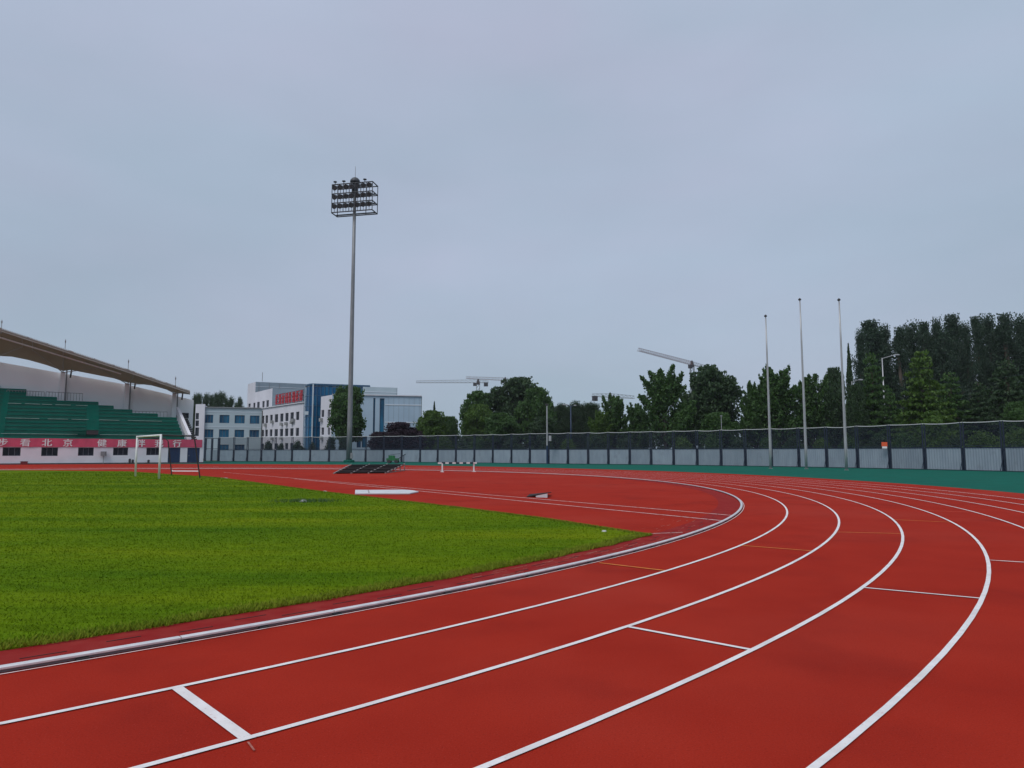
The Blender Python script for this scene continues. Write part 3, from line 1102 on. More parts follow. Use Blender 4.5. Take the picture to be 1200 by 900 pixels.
# banner with its nine characters
bs0 = T_L; bs1 = shit(237, 520, -.12)[0]
BZ0, BZ1 = WZ + .01, 3.55
ban = thing('banner', 'long pink red cloth banner with white characters along the front of the stand', 'banner', (*(S0 + SU * 5 - SN * .1), BZ0))
mb = MB()
NN = 120
vs = []
for k in range(NN + 1):
    s = bs0 + (bs1 - bs0) * k / NN
    dd = -.07 + .02 * sin(k * 1.7) + .012 * sin(k * .61)
    vs += [sp(s, dd, BZ0 + .012 * sin(k * .9)), sp(s, dd - .01, BZ1 + .02 * sin(k * .45))]
mb.add(vs, [(2 * k, 2 * k + 2, 2 * k + 3, 2 * k + 1) for k in range(NN)])
mb.build('cloth', M['banner'], ban)


def text_mesh(body, size, bold=.0, extrude=.0):
    c = bpy.data.curves.new('lettering', 'FONT')
    c.body = body; c.size = size; c.align_x = 'CENTER'; c.offset = bold; c.extrude = extrude
    c.resolution_u = 3
    o = bpy.data.objects.new('lettering', c)
    COL.objects.link(o)
    dg = bpy.context.evaluated_depsgraph_get()
    me = bpy.data.meshes.new_from_object(o.evaluated_get(dg))
    bpy.data.objects.remove(o)
    return me


for ch, px in zip('步看北京健康伴我行', (3.2, 29.5, 55, 79.5, 119.5, 143, 165, 186.5, 207.5)):
    s, _ = shit(px, 519, -.12)
    me = text_mesh(ch, 1.12)
    co = np.zeros(len(me.vertices) * 3); me.vertices.foreach_get('co', co); co = co.reshape(-1, 3)
    cx, cy = (co[:, 0].min() + co[:, 0].max()) / 2, (co[:, 1].min() + co[:, 1].max()) / 2
    base = sp(s, -.125, (BZ0 + BZ1) / 2)
    V = np.array([base[0] + SU[0] * 0 for _ in co])
    V = base + np.c_[(co[:, 0] - cx) * SU[0] * 1.08, (co[:, 0] - cx) * SU[1] * 1.08, (co[:, 1] - cy)]
    tri = [tuple(q.vertices) for q in me.polygons]
    mb = MB()
    for dx_, dd_ in ((-.032, 0), (0, -.003), (.032, -.006)):        # brush-bold strokes
        mb.add(V + np.array([SU[0] * dx_ + SN[0] * dd_, SU[1] * dx_ + SN[1] * dd_, dx_ * .4]), tri)
    o = mb.build('character', M['paint'], ban)

# things standing against the wall of the stand
s, _ = shit(121.5, 531, -.3)
p = sp(s, -.3, 0)
o = thing('electrical_box', 'grey electrical box on a thin post between two stand windows', 'box', p)
MB().box((p[0], p[1], 1.45), .72, .3, .62, SU).build('cabinet', M['grey'], o)
MB().tube((p[0], p[1], 0), (p[0], p[1], 1.14), .05).build('post', M['grey'], o)
MB().box(sp(s + .2, -.455, 1.45), .03, .02, .5, SU).build('door_seam', M['dark'], o)
s, _ = shit(28.3, 542, -.6)
p = sp(s, -.6, 0)
o = thing('red_crate', 'small dark red crate on the ground below the stand wall', 'crate', p)
MB().box((p[0], p[1], .21), .8, .45, .36, SU).build('body', M['red'], o)
MB().box((p[0], p[1], .41), .86, .5, .05, SU).build('lid', M['red'], o)
for x, hgt, lab in ((152, .62, 'taller black bin standing against the white stand wall'), (155.5, .5, 'shorter black bin against the stand wall next to the taller one'), (174, .45, 'little dark bollard alone under the last stand window')):
    s, _ = shit(x, 541, -.5)
    p = sp(s, -.5, 0)
    o = thing('litter_bin' if x < 170 else 'bollard', lab, 'bin' if x < 170 else 'bollard', p)
    MB().lathe(p, [(.13, 0), (.15, .05), (.16, hgt), (.17, hgt + .02)], 10).build('body', M['dark'], o)
    MB().lathe((p[0], p[1], hgt + .021), [(.17, 0), (.12, .07), (.03, .1)], 10).build('lid', M['dark'], o)

# ------------------------------------------------------------------ goal
gl0, gr0 = gnd(158.5, 558.6), gnd(186.2, 561.6)
bl0, br0 = gnd(201.3, 557.2), gnd(234.3, 560.3)
zt = (at(159, 511.5, gl0[1])[2] + at(187, 510.5, gr0[1])[2]) / 2
goal = thing('football_goal', 'white metal football goal with dark rear stays standing on the grass', 'goal', (*gr0, 0))
RP = .065
for p in (gl0, gr0):
    MB().tube((*p, 0), (*p, zt + RP), RP, n=10).build('post', M['paint'], goal, True)
u = (gr0 - gl0) / np.linalg.norm(gr0 - gl0)
MB().tube((*(gl0 + u * .06), zt), (*(gr0 - u * .06), zt), RP, n=10).build('crossbar', M['paint'], goal, True)
for p, b_, frac, yb in ((gl0, bl0, .55, 514), (gr0, br0, .62, 511)):
    topx = {True: 194.0, False: 225.0}[p is gl0]
    Yt = p[1] + (b_[1] - p[1]) * .78
    tp = at(topx, yb, Yt)
    mid = at(topx + 3, yb + 3, Yt)
    mb = MB()
    mb.tube((*p, zt), tp, .05, n=6)
    mb.tube(tp, mid, .035, n=6)
    mb.tube(mid, (*b_, 0), .045, n=6)
    mb.build('rear_stay', M['dark'], goal)

# ------------------------------------------------------------------ floodlight mast
YM = 115.0
mb0 = at(409, 541, YM)
TOP = at(414, 213, YM)[2]
mx_ = mb0[0]
mast = thing('floodlight_mast', 'tall grey floodlight mast with a rack of dark lamps beside the track', 'floodlight', (mx_, YM, 0))
mm = MB()
mm.lathe((mx_, YM, 0), [(.46, .12), (.42, 6), (.36, 18), (.30, 30), (.25, TOP - .1)], 14)
mm.build('mast_pole', M['mast'], mast, True)
MB().lathe((mx_, YM, 0), [(.9, 0), (.9, .32), (.75, .40), (.55, .42)], 12).build('base', M['green_run'], mast)
MB().box((mx_ + .5, YM - .5, 1.1), .35, .25, .9).build('switch_box', M['grey'], mast)
hz0, hz1 = at(414, 250, YM)[2], at(414, 217.5, YM)[2]
HWD = 26 * YM / F
ru = np.array([cos(radians(-12)), sin(radians(-12))])
rv = np.array([-ru[1], ru[0]])
fb = MB()
P3 = lambda s, d, z: (mx_ + ru[0] * s + rv[0] * d, YM + ru[1] * s + rv[1] * d, z)
DEP = 1.1
levels = [hz0 + (hz1 - hz0) * k / 3 for k in range(4)]
ncol = 8
for z in levels:
    for d in (-DEP, DEP):
        fb.tube(P3(-HWD, d, z), P3(HWD, d, z), .10, n=5)
    for s in (-HWD, HWD):
        fb.tube(P3(s, -DEP, z), P3(s, DEP, z), .10, n=5)
for k in range(ncol):
    s = -HWD + 2 * HWD * k / (ncol - 1)
    for d in (-DEP, DEP):
        if d < 0 or k in (0, ncol - 1, 3, 5):
            fb.tube(P3(s, d, levels[0]), P3(s, d, levels[3]), .07, n=5)
fb.build('lamp_rack', M['lampdark'], mast)
pm = MB()
for z in levels[:3]:
    pm.box(P3(0, .45, z + .03), 2 * HWD - .3, .55, .04, ru)
pm.build('walkway', M['lampdark'], mast)
lampm = None
for j in range(3):
    for k in range(ncol - 1):
        s = -HWD + 2 * HWD * (k + .5) / (ncol - 1)
        c = np.array(P3(s, -DEP - .05, levels[j] + 1.02))
        lb = MB()
        dr = np.array([-.25 * ru[0] - rv[0], -.25 * ru[1] - rv[1], -.55]); dr /= np.linalg.norm(dr)
        lb.tube(c - dr * .6, c - dr * .12, .20, .40, n=10)
        lb.tube(c - dr * .12, c + dr * .14, .40, .45, n=10)
        lb.tube(c + (0, 0, -.1), (*P3(s, -DEP, levels[j])[:2], levels[j]), .05, n=4)
        fl = lb.build('floodlight', M['lampdark'], mast)
for s in (-HWD * .85, -HWD * .42, HWD * .62):
    MB().lathe(P3(s, -DEP, levels[3] + .06), [(.06, 0), (.06, .3), (.3, .34), (.3, .46), (.06, .52)], 8).build('beacon', M['lampdark'], mast)
MB().lathe((mx_, YM, levels[3]), [(.40, 0), (.42, .35), (.80, .50), (.86, .66), (.76, .95), (.50, 1.25), (.18, 1.4)], 14).build('cap', M['lampdark'], mast, True)
MB().lathe((mx_, YM, levels[3] - 1.9), [(.42, 0), (.55, .3), (.55, 1.5), (.42, 1.9)], 10).build('collar', M['lampdark'], mast)
MB().tube((mx_, YM, levels[3] + 1.3), (mx_, YM, at(415, 195, YM)[2]), .045, .03, n=5).build('lightning_rod', M['grey'], mast)

# ------------------------------------------------------------------ flagpoles
for i, (bx, by, ty, lab) in enumerate(((903.3, 549.2, 371.3, 'shortest bare grey flagpole, the one nearest the mast'),
                                     (945, 549.6, 352.0, 'bare grey flagpole in the middle of the three flagpoles'),
                                     (992, 551.0, 352.4, 'bare grey flagpole closest to the tall dark poplars'))):
    b_ = gnd(bx, by)
    z = at(bx - 5, ty, b_[1])[2]
    fpole = thing('flagpole', lab, 'flagpole', (*b_, 0), 'bare flagpoles before the fence')
    mb = MB()
    mb.lathe((*b_, 0), [(.13, .06), (.12, 2), (.10, z * .4), (.075, z * .75), (.05, z)], 10)
    mb.build('pole', M['pole'], fpole, True)
    MB().lathe((*b_, z - .02), [(.05, 0), (.15, .05), (.16, .13), (.09, .2), (.02, .26)], 8).build('finial', M['dark'], fpole)
    MB().box((*b_, .02), .3, .3, .04).build('base', M['concrete'], fpole)
    MB().tube((b_[0] + .12, b_[1] - .08, 1.2), (b_[0] + .05, b_[1] - .05, z - .1), .012, n=4).build('halyard', M['wire'], fpole)

# ------------------------------------------------------------------ office block beyond the fence
KB = 1.12
off = thing('office_building', 'white and pale blue office block with a dark blue glass corner tower', 'building', (-55, 185, 0))


def gp(px, Y):
    return np.array([(px - 600) / F * CP * Y, Y])


def face(p0, p1, zt, rects, m, gm=None, thick=.25, z0=0., split=2, depth=.22, wname='window', fw=.07):
    u = (p1 - p0) / np.linalg.norm(p1 - p0)
    n = np.array([-u[1], u[0]])
    if np.dot(n, p0) < 0: n = -n        # into the building, away from the viewer
    L = np.linalg.norm(p1 - p0)
    hs = []
    for x0, x1, y0, y1 in rects:
        xm = (x0 + x1) / 2
        ym = (y0 + y1) / 2
        s0 = max(plane_hit(p0, u, x0, ym)[0], .12); s1 = min(plane_hit(p0, u, x1, ym)[0], L - .12)
        za = plane_hit(p0, u, xm, y1)[1]; zb = plane_hit(p0, u, xm, y0)[1]
        if s1 - s0 < .3: continue
        hs.append((s0, s1, max(za, .3), min(zb, zt - .2)))
    holed_wall(p0, u, n, 0, L, z0, zt, hs, thick).build('wall', m, off)
    for h in hs:
        window(off, p0, u, n, h, depth, gm, split, fw, wname)
    return u, n, hs


def wall_line(p0, u, n, L, z, m=None, hh=.14):
    c = p0 + u * L / 2 - n * .03
    MB().box((c[0], c[1], z), L, .06, hh, u).build('facade_line', m or M['joint'], off)


def block_body(poly, z0, z1, m, name='roof'):
    MB().prism(poly, z0, z1).build(name, m, off)


# wing A, square to the view
A0, A1 = gp(238, 184), gp(305.5, 188)
zA = at(270, 478.3, 186)[2]
ua, na, _ = face(A0, A1, zA, [(238.6, 249.8, 486, 495.6), (257.2, 268.8, 486.2, 495.8), (275, 286.8, 486.6, 496.2), (292.8, 304, 487, 496.6),
                             (238.4, 250, 503.2, 512.8), (256.6, 268.2, 503.2, 512.8), (274.8, 286, 503.6, 513), (292.2, 303.6, 503.8, 513.2),
                             (257, 268, 521, 528), (275, 286.5, 521, 528)], M['bpale'], M['blueglass'], split=3)
LA = np.linalg.norm(A1 - A0)
wall_line(A0, ua, na, LA, at(270, 483, 186)[2])
wall_line(A0, ua, na, LA, at(270, 500.5, 186)[2])
MB().box(((A0 + A1)[0] / 2, (A0 + A1)[1] / 2 - .1, zA + .12), LA, .5, .24, ua).build('coping', M['grey'], off)
block_body([A0 + na * .3, A1 + na * .3, A1 + na * 14, A0 + na * 14], zA - .6, zA - .3, M['concrete'])
# narrow taller bay beside the stand
N0, N1 = gp(227, 183.6), gp(237.9, 183.4)
zN = at(232, 473.8, 184)[2]
face(N0, N1, zN, [(228.3, 233, 484, 491.5), (228.3, 233, 492.6, 499.5), (228.3, 233, 501, 511)], M['bwhite'], M['glass'])
un = (N1 - N0) / np.linalg.norm(N1 - N0)
block_body([N0 + na * .3, N1 + na * .3, N1 + na * 12, N0 + na * 12], .1, zN - .3, M['bwhite'], 'bay_core')
# wing B, coming towards the viewer
B0, B1 = gp(305.6, 188), gp(355.8, 164.6)
zB = at(355, 471.7, 164.8)[2]
rB = []
xb = [(306.8, 309.6), (311, 314), (316.4, 319.4), (321.9, 325.8), (328.2, 332), (334.2, 338), (340.2, 344.2), (346.8, 350.6)]
for x0, x1 in xb:
    f = (x0 - 306.8) / 44
    rB.append((x0, x1, 487.2 - 5.2 * f, 496.4 - 4.6 * f))
    rB.append((x0 - .4, x1 - .3, 503.8 - 2.6 * f, 511.5 - .6 * f))
    rB.append((x0 - .4, x1 - .3, 519.8 - .8 * f, 526.5))
ub, nb, hsB = face(B0, B1, zB, rB, M['bwhite'], M['glass'], split=2)
LB = np.linalg.norm(B1 - B0)
for px, py in ((312, 498), (320, 494.5), (331, 497), (336.5, 496.5), (343, 495), (345, 492.5), (331, 513.5), (320, 514)):
    s, z = plane_hit(B0, ub, px, py)
    q = B0 + ub * s - nb * .35
    MB().box((q[0], q[1], z), .95, .5, .75, ub).build('air_conditioner', M['concrete'], off)
s = plane_hit(B0, ub, 309.5, 500)[0]
block_body([B0 + nb * .3, B1 + nb * .3, B1 + nb * 15, B0 + nb * 15], zB - .7, zB - .4, M['concrete'])
MB().box((*(B0 + ub * LB / 2 - nb * .05), zB + .1), LB, .5, .2, ub).build('coping', M['bwhite'], off)
q = B0 + ub * .5 - nb * .12
MB().tube((q[0], q[1], 0), (q[0], q[1], zB - .6), .11).build('downpipe', M['dark'], off)
# set-back fourth floor and the higher block behind
I1 = gp(316.9, 187.5); I0 = gp(288, 207); I2 = gp(357, 191)
zI = at(316.8, 455, 187.5)[2]
face(I0, I1, zI, [(291, 293.6, 473, 477), (296.6, 299.2, 472, 478.6), (301, 304.2, 471, 478.4), (307.2, 310, 470, 478.6), (312, 315, 469, 478)], M['bwhite'], M['glass'])
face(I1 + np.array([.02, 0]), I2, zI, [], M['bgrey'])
block_body([I0 + (I2 - I1) * .03, I1 + (I0 - I1) * .03 + (I2 - I1) * .02, I2 + (I0 - I1) * .03, I2 + (I0 - I1)], zI - .7, zI - .4, M['concrete'])
K1 = gp(296.7, 214); K0 = gp(287.6, 222); K2 = gp(357, 221)
zK = at(296.7, 447.4, 214)[2]
face(K0, K1, zK, [], M['bwhite'])
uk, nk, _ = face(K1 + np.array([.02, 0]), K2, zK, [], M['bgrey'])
LK = np.linalg.norm(K2 - K1)
wall_line(K1, uk, nk, LK, zK - 1.4)
wall_line(K1, uk, nk, LK, zK - 4.2)
for k in range(3):
    q = K1 + uk * (1 + k * 3.0) - nk * .05
    MB().box((q[0], q[1], zK - 3.4), .12, .08, 6.4, uk).build('facade_line', M['grey'], off)
block_body([K0 + (K2 - K1) * .03, K1 + (K0 - K1) * .03 + (K2 - K1) * .02, K2 + (K0 - K1) * .03, K2 + (K0 - K1)], zK - .6, zK - .3, M['concrete'])
q = gp(304.5, 208)
MB().tube((q[0], q[1], zK - .5), (q[0], q[1], zK + 2.2), .08, n=5).build('aerial', M['grey'], off)

# blue glass tower with a rounded corner
tp_ = [gp(355.0, 172), gp(354.9, 165), gp(355.8, 160.5), gp(358, 158.2), gp(361, 157), gp(365, 156.6)]
tend = gp(432, 161)
nseg = 15
for k in range(1, nseg + 1):
    tp_.append(tp_[5] + (tend - tp_[5]) * k / nseg)
zT = at(365, 450, 156.6)[2]
gm_, mm_, mbright = MB(), MB(), MB()
nlev = 7
for i in range(len(tp_) - 1):
    p, q = tp_[i], tp_[i + 1]
    for j in range(nlev):
        z0, z1 = .3 + (zT - .5) * j / nlev, .3 + (zT - .5) * (j + 1) / nlev
        gm_.add([(*p, z0), (*q, z0), (*q, z1), (*p, z1)], [(0, 1, 2, 3)])
for i, p in enumerate(tp_):
    bright = i in (2, 5)
    d = p / np.linalg.norm(p) * .06
    (mbright if bright else mm_).box((p[0] - d[0], p[1] - d[1], zT / 2), .3 if bright else .16, .14, zT)
for i in range(len(tp_) - 1):
    p, q = tp_[i], tp_[i + 1]
    u_ = (q - p) / np.linalg.norm(q - p)
    c = (p + q) / 2 - p / np.linalg.norm(p) * .03
    for j in range(1, nlev):
        mm_.box((c[0], c[1], .3 + (zT - .5) * j / nlev), np.linalg.norm(q - p) - .05, .10, .14, u_)
    mm_.box((c[0], c[1], zT - .05), np.linalg.norm(q - p), .16, .35, u_)
gm_.build('tower_glass', M['tower'], off)['kind'] = 'stuff'
mm_.build('tower_mullions', M['mullion'], off)['kind'] = 'stuff'
mbright.build('tower_corner_trim', M['mullion_bright'], off)
block_body(tp_ + [tend + np.array([0, 14]), tp_[0] + np.array([0, 6])], zT - .6, zT - .3, M['concrete'])
q = gp(358.5, 157.6)
MB().box((q[0], q[1] - .1, at(358, 484, 157.5)[2]), 1.1, .1, .75, (1, -.3)).build('plaque', M['mullion_bright'], off)

# front block E / F
E1 = gp(387.8, 143.4); E0 = gp(374.6, 148.6); F1 = gp(493.2, 147.6)
zF = at(447, 463.7, 145.8)[2]
ue, ne, _ = face(E0, E1, zF, [(376.6, 379.8, 480.5, 488.8), (376.6, 379.6, 501, 509.6), (384, 386.6, 480, 488.5), (384, 386.6, 501, 509.6)], M['bwhite'], M['glass'])
for px, py in ((377.5, 492), (378, 513.5)):
    s, z = plane_hit(E0, ue, px, py)
    q = E0 + ue * s - ne * .3
    MB().box((q[0], q[1], z), .9, .5, .7, ue).build('air_conditioner', M['concrete'], off)
uf, nf, _ = face(E1 + np.array([.02, 0.0]), F1, zF, [(437.2, 439.6, 466.5, 508.5), (444.8, 450.2, 466.9, 508.5), (399, 405, 478, 486), (399, 405, 501, 509), (418, 423, 511.5, 524.5), (424, 429.6, 511.5, 524.5)], M['bpale2'], M['blueglass'], split=1)
LF = np.linalg.norm(F1 - E1)
for y, hh in ((474.6, .22), (495, .22)):
    s0 = plane_hit(E1, uf, 451, 500)[0]
    c = E1 + uf * (s0 + LF) / 2 - nf * .03
    MB().box((c[0], c[1], at(470, y, 146.8)[2]), LF - s0, .07, hh, uf).build('facade_line', M['joint'], off)
for px in range(455, 493, 6):
    s0 = plane_hit(E1, uf, px, 500)[0]
    c = E1 + uf * s0 - nf * .012
    MB().box((c[0], c[1], zF / 2), .05, .03, zF - .4, uf).build('panel_joint', M['bgrey'], off)
block_body([E0 + nf * .4, E1 + nf * .3, F1 + nf * .3, F1 + nf * 22, E0 + nf * 20], zF - .7, zF - .3, M['concrete'])
MB().box((*((F1 + F1 + nf * 22) / 2), zF / 2), 22, .25, zF, nf).build('side_wall', M['bpale'], off)
MB().box((*(E1 + uf * LF / 2 - nf * .06), zF + .08), LF, .4, .2, uf).build('coping', M['bwhite'], off)
G0, G1 = gp(424, 159.5), gp(464, 162)
zG = at(425, 453.2, 159.5)[2]
ug, ng, _ = face(G0, G1, zG, [], M['bpale'])
for dz_ in (1.1, 2.2, 3.2):
    wall_line(G0, ug, ng, np.linalg.norm(G1 - G0), zG - dz_)
block_body([G0 + ng * .3, G1 + ng * .3, G1 + ng * 10, G0 + ng * 10], zG - .5, zG - .25, M['concrete'])
MB().box((*((G1 + G1 + ng * 10) / 2), zG / 2), 10, .25, zG, ng).build('side_wall', M['bpale'], off)

# red characters on a frame above wing B (too far off to be read)
sg0, sg1 = plane_hit(B0 + nb * 1.2, ub, 322.3, 470)[0], plane_hit(B0 + nb * 1.2, ub, 355, 465)[0]
so_ = B0 + nb * 1.2
sign = thing('rooftop_sign', 'row of standing red characters on a frame on the office roof', 'sign', (*(so_ + ub * sg0), zB))
zb0 = zB + .55
zb1 = at(322.4, 461.8, (so_ + ub * sg0)[1])[2]
q3 = lambda s, d, z: (so_[0] + ub[0] * s + nb[0] * d, so_[1] + ub[1] * s + nb[1] * d, z)
fr = MB()
for z in (zB + .1, zb0, (zb0 + zb1) / 2, zb1 - .2):
    fr.tube(q3(sg0, .15, z), q3(sg1, .15, z), .06, n=4)
for k in range(17):
    s = sg0 + (sg1 - sg0) * k / 16
    fr.tube(q3(s, .15, zB - .4), q3(s, .15, zb1 - .1), .05, n=4)
    fr.tube(q3(s, .15, zb1 - .6), q3(s, 1.6, zB - .4), .05, n=4)
fr.build('sign_frame', M['dark'], sign)
NC = 8
cw = (sg1 - sg0) / NC
for k in range(NC):
    c = sg0 + cw * (k + .5)
    ch = MB()
    r_ = random.Random(40 + k)
    Hc = zb1 - zb0
    for j in range(4):                       # level strokes
        w_ = cw * r_.uniform(.45, .78)
        ch.box(q3(c + r_.uniform(-.08, .08) * cw, 0, zb0 + Hc * (.12 + .25 * j)), w_, .16, Hc * .085, ub)
    for j in range(2 + k % 2):               # upright strokes
        ch.box(q3(c + cw * (-.26 + .26 * j + r_.uniform(-.05, .05)), -.002, zb0 + Hc * r_.uniform(.42, .55)), cw * .10, .165, Hc * r_.uniform(.6, .9), ub)
    a_, b_ = q3(c - cw * .3, .004, zb0 + Hc * .1), q3(c, .004, zb0 + Hc * .55)
    ch.tube(a_, b_, cw * .05, n=4)
    ch.build('character', M['red_sign'], sign)

# ------------------------------------------------------------------ tower cranes in the distance
def crane(name_lab, pt, a_end, b_end, zj, group, red=False, w=1.6, tower_to=0.):
    """tower at pt, lattice jib from b_end (counterweight) to a_end (tip), all in metres"""
    o = thing('tower_crane', name_lab, 'crane', (*pt, 0), group)
    m = M['crane']
    mt = MB()
    hw = 1.0
    for sx in (-hw, hw):
        for sy in (-hw, hw):
            mt.tube((pt[0] + sx, pt[1] + sy, 0), (pt[0] + sx, pt[1] + sy, zj), .16, n=4)
    z = 0
    while z < zj - 2:
        for s in (-hw, hw):
            mt.tube((pt[0] - hw, pt[1] + s, z), (pt[0] + hw, pt[1] + s, z + 2.6), .08, n=4, cap=False)
            mt.tube((pt[0] + s, pt[1] - hw, z + 2.6), (pt[0] + s, pt[1] + hw, z), .08, n=4, cap=False)
        z += 2.6
    mt.build('tower', m, o)

    def lattice(p, q, h0, h1, nm, mm1):
        L = np.linalg.norm(np.array(q) - np.array(p))
        u = (np.array(q) - np.array(p)) / L
        v = np.array([-u[1], u[0]])
        n = max(4, int(L / 2.6))
        mb = MB()
        top_prev = None
        for k in range(n + 1):
            f = k / n
            c = np.array(p) + u * L * f
            hh = h0 + (h1 - h0) * f
            t_ = (c[0], c[1], zj + hh)
            l_ = (*(c + v * .7), zj); r_ = (*(c - v * .7), zj)
            if top_prev is not None:
                mb.tube(top_prev[0], t_, .10, n=4, cap=False); mb.tube(top_prev[1], l_, .10, n=4, cap=False); mb.tube(top_prev[2], r_, .10, n=4, cap=False)
                mb.tube(top_prev[0], l_, .05, n=3, cap=False); mb.tube(top_prev[1], t_, .05, n=3, cap=False); mb.tube(top_prev[2], t_, .05, n=3, cap=False)
            mb.tube(t_, l_, .05, n=3, cap=False); mb.tube(t_, r_, .05, n=3, cap=False); mb.tube(l_, r_, .05, n=3, cap=False)
            top_prev = (t_, l_, r_)
        mb.build(nm, mm1, o)
    lattice(pt, a_end, 2.1, 1.4, 'jib', M['crane_red'] if red else m)
    lattice(pt, b_end, 2.0, 1.4, 'counter_jib', m)
    u = (np.array(b_end) - np.array(pt)); u = u / np.linalg.norm(u)
    c = np.array(b_end) - u * 1.6
    MB().box((c[0], c[1], zj - 1.0), 2.6, 1.6, 2.6, u).build('counterweight', M['dark'], o)
    c = np.array(pt) - u * 2.2
    MB().box((c[0], c[1], zj - 1.1), 2.2, 1.7, 2.0, u).build('cab', M['dark'], o)
    mt = MB(); mt.lathe((*pt, zj - .2), [(1.2, -1), (1.2, .3), (.6, 2.4), (.15, 2.9)], 8); mt.build('slewing_head', M['dark'], o)


GC = 'tower cranes beyond the trees'
zc = at(813, 427.8, 400)[2]
crane('red grey tower crane with its jib slanting above the fan shaped tree', gp(813.5, 400), gp(750.5, 343), gp(829, 413), zc, GC, True)
zc = at(560, 448.6, 470)[2]
crane('faint tower crane whose long level jib ends above the office block', gp(560, 470), gp(487, 470), gp(572, 471), zc, GC)
zc = at(590, 446.0, 520)[2]
crane('faint tower crane half hidden by the big round tree', gp(592, 520), gp(546, 505), gp(604, 523), zc, GC, True)
zc = at(716, 465.6, 380)[2]
crane('small tower crane with its counterweight showing past the tree', gp(716, 380), gp(744, 388), gp(695, 374), zc, GC)

# ------------------------------------------------------------------ lamp posts
def street_lamp(label, px, Y, ytop, heads, m, ybox=None, r=.09):
    b_ = gp(px, Y)
    z = at(px, ytop, Y)[2]
    o = thing('street_lamp', label, 'lamp post', (*b_, 0))
    MB().tube((*b_, 0), (*b_, z), r * 1.3, r * .8, n=8).build('pole', m, o, True)
    for dx, dy, L in heads:
        e_ = at(px + dx, ytop + dy, Y)
        MB().tube((*b_, z - .1), e_, r * .55, n=5).build('arm', m, o)
        hd = MB()
        hd.box((e_[0] + L * .5 * np.sign(dx), e_[1], e_[2] + .02), L, .3, .14)
        hd.box((e_[0] + L * .5 * np.sign(dx), e_[1], e_[2] + .11), L * .7, .2, .06)
        hd.build('lamp_head', M['pole'], o)
    return o


street_lamp('pale street lamp rising out of the conifers by the dark poplars', 1039.2, 104, 419.5, [(8.5, -3.5, .75)], M['pole'])
street_lamp('street lamp nearly hidden in leaves beside the last flagpole', 1002, 104, 447, [(4, -1.8, .6)], M['grey'])
street_lamp('dark blue street lamp seen between the far poplars', 669.2, 128, 476, [(-4, -1.6, .9), (3, -.8, .5)], M['bluepole'], r=.13)
# camera pole in front of the fence
b_ = gp(641.2, 100.2)
o = thing('camera_pole', 'pale slim camera pole standing right before the fence', 'pole', (*b_, 0))
z = at(641.2, 475.5, 100.2)[2]
MB().tube((*b_, 0), (*b_, 2.6), .14, .13, n=8).build('lower_pole', M['bluepole'], o)
MB().tube((*b_, 2.6), (*b_, z), .12, .09, n=8).build('upper_pole', M['pole'], o)
MB().box((b_[0] + .4, b_[1] - .1, 3.6), .36, .25, .75).build('control_box', M['pole'], o)
MB().box((b_[0], b_[1], z + .15), .5, .25, .25).build('camera', M['dark'], o)
b_ = gp(846.3, 93)
z = at(846.3, 488, 93)[2]
o = thing('camera_pole', 'thin grey pole sticking up behind the fence before the round dark tree', 'pole', (*b_, 0))
MB().tube((*b_, 0), (*b_, z), .06, .04, n=6).build('pole', M['pole'], o)
MB().box((b_[0], b_[1], z + .08), .25, .15, .15).build('camera', M['grey'], o)

# ------------------------------------------------------------------ things on and beside the track
# steeplechase barrier
l0, l1 = gnd(518.2, 553.4), gnd(555.2, 553.0)
bz = at(518, 543.0, l0[1])[2]
u = (l1 - l0) / np.linalg.norm(l1 - l0)
w = np.array([-u[1], u[0]])
bar = thing('steeplechase_barrier', 'white and dark striped barrier on two white legs on the track', 'barrier', (*((l0 + l1) / 2), 0))
for p in (l0, l1):
    MB().box((*p, bz / 2), .10, .09, bz, u).build('leg', M['paint'], bar)
    MB().box((*p, .04), .08, .8, .06, u).build('foot', M['paint'], bar)
e0, e1 = at(513.3, 543, l0[1])[:2], at(558.6, 543, l1[1])[:2]
Lb = np.linalg.norm(e1 - e0)
NBk = 11
for k in range(NBk):
    c = e0 + (e1 - e0) * (k + .5) / NBk
    MB().box((*c, bz + .02), Lb / NBk - .004, .11, .13, u).build('beam_block', M['paint'] if k % 2 == 0 else M['navy'], bar)

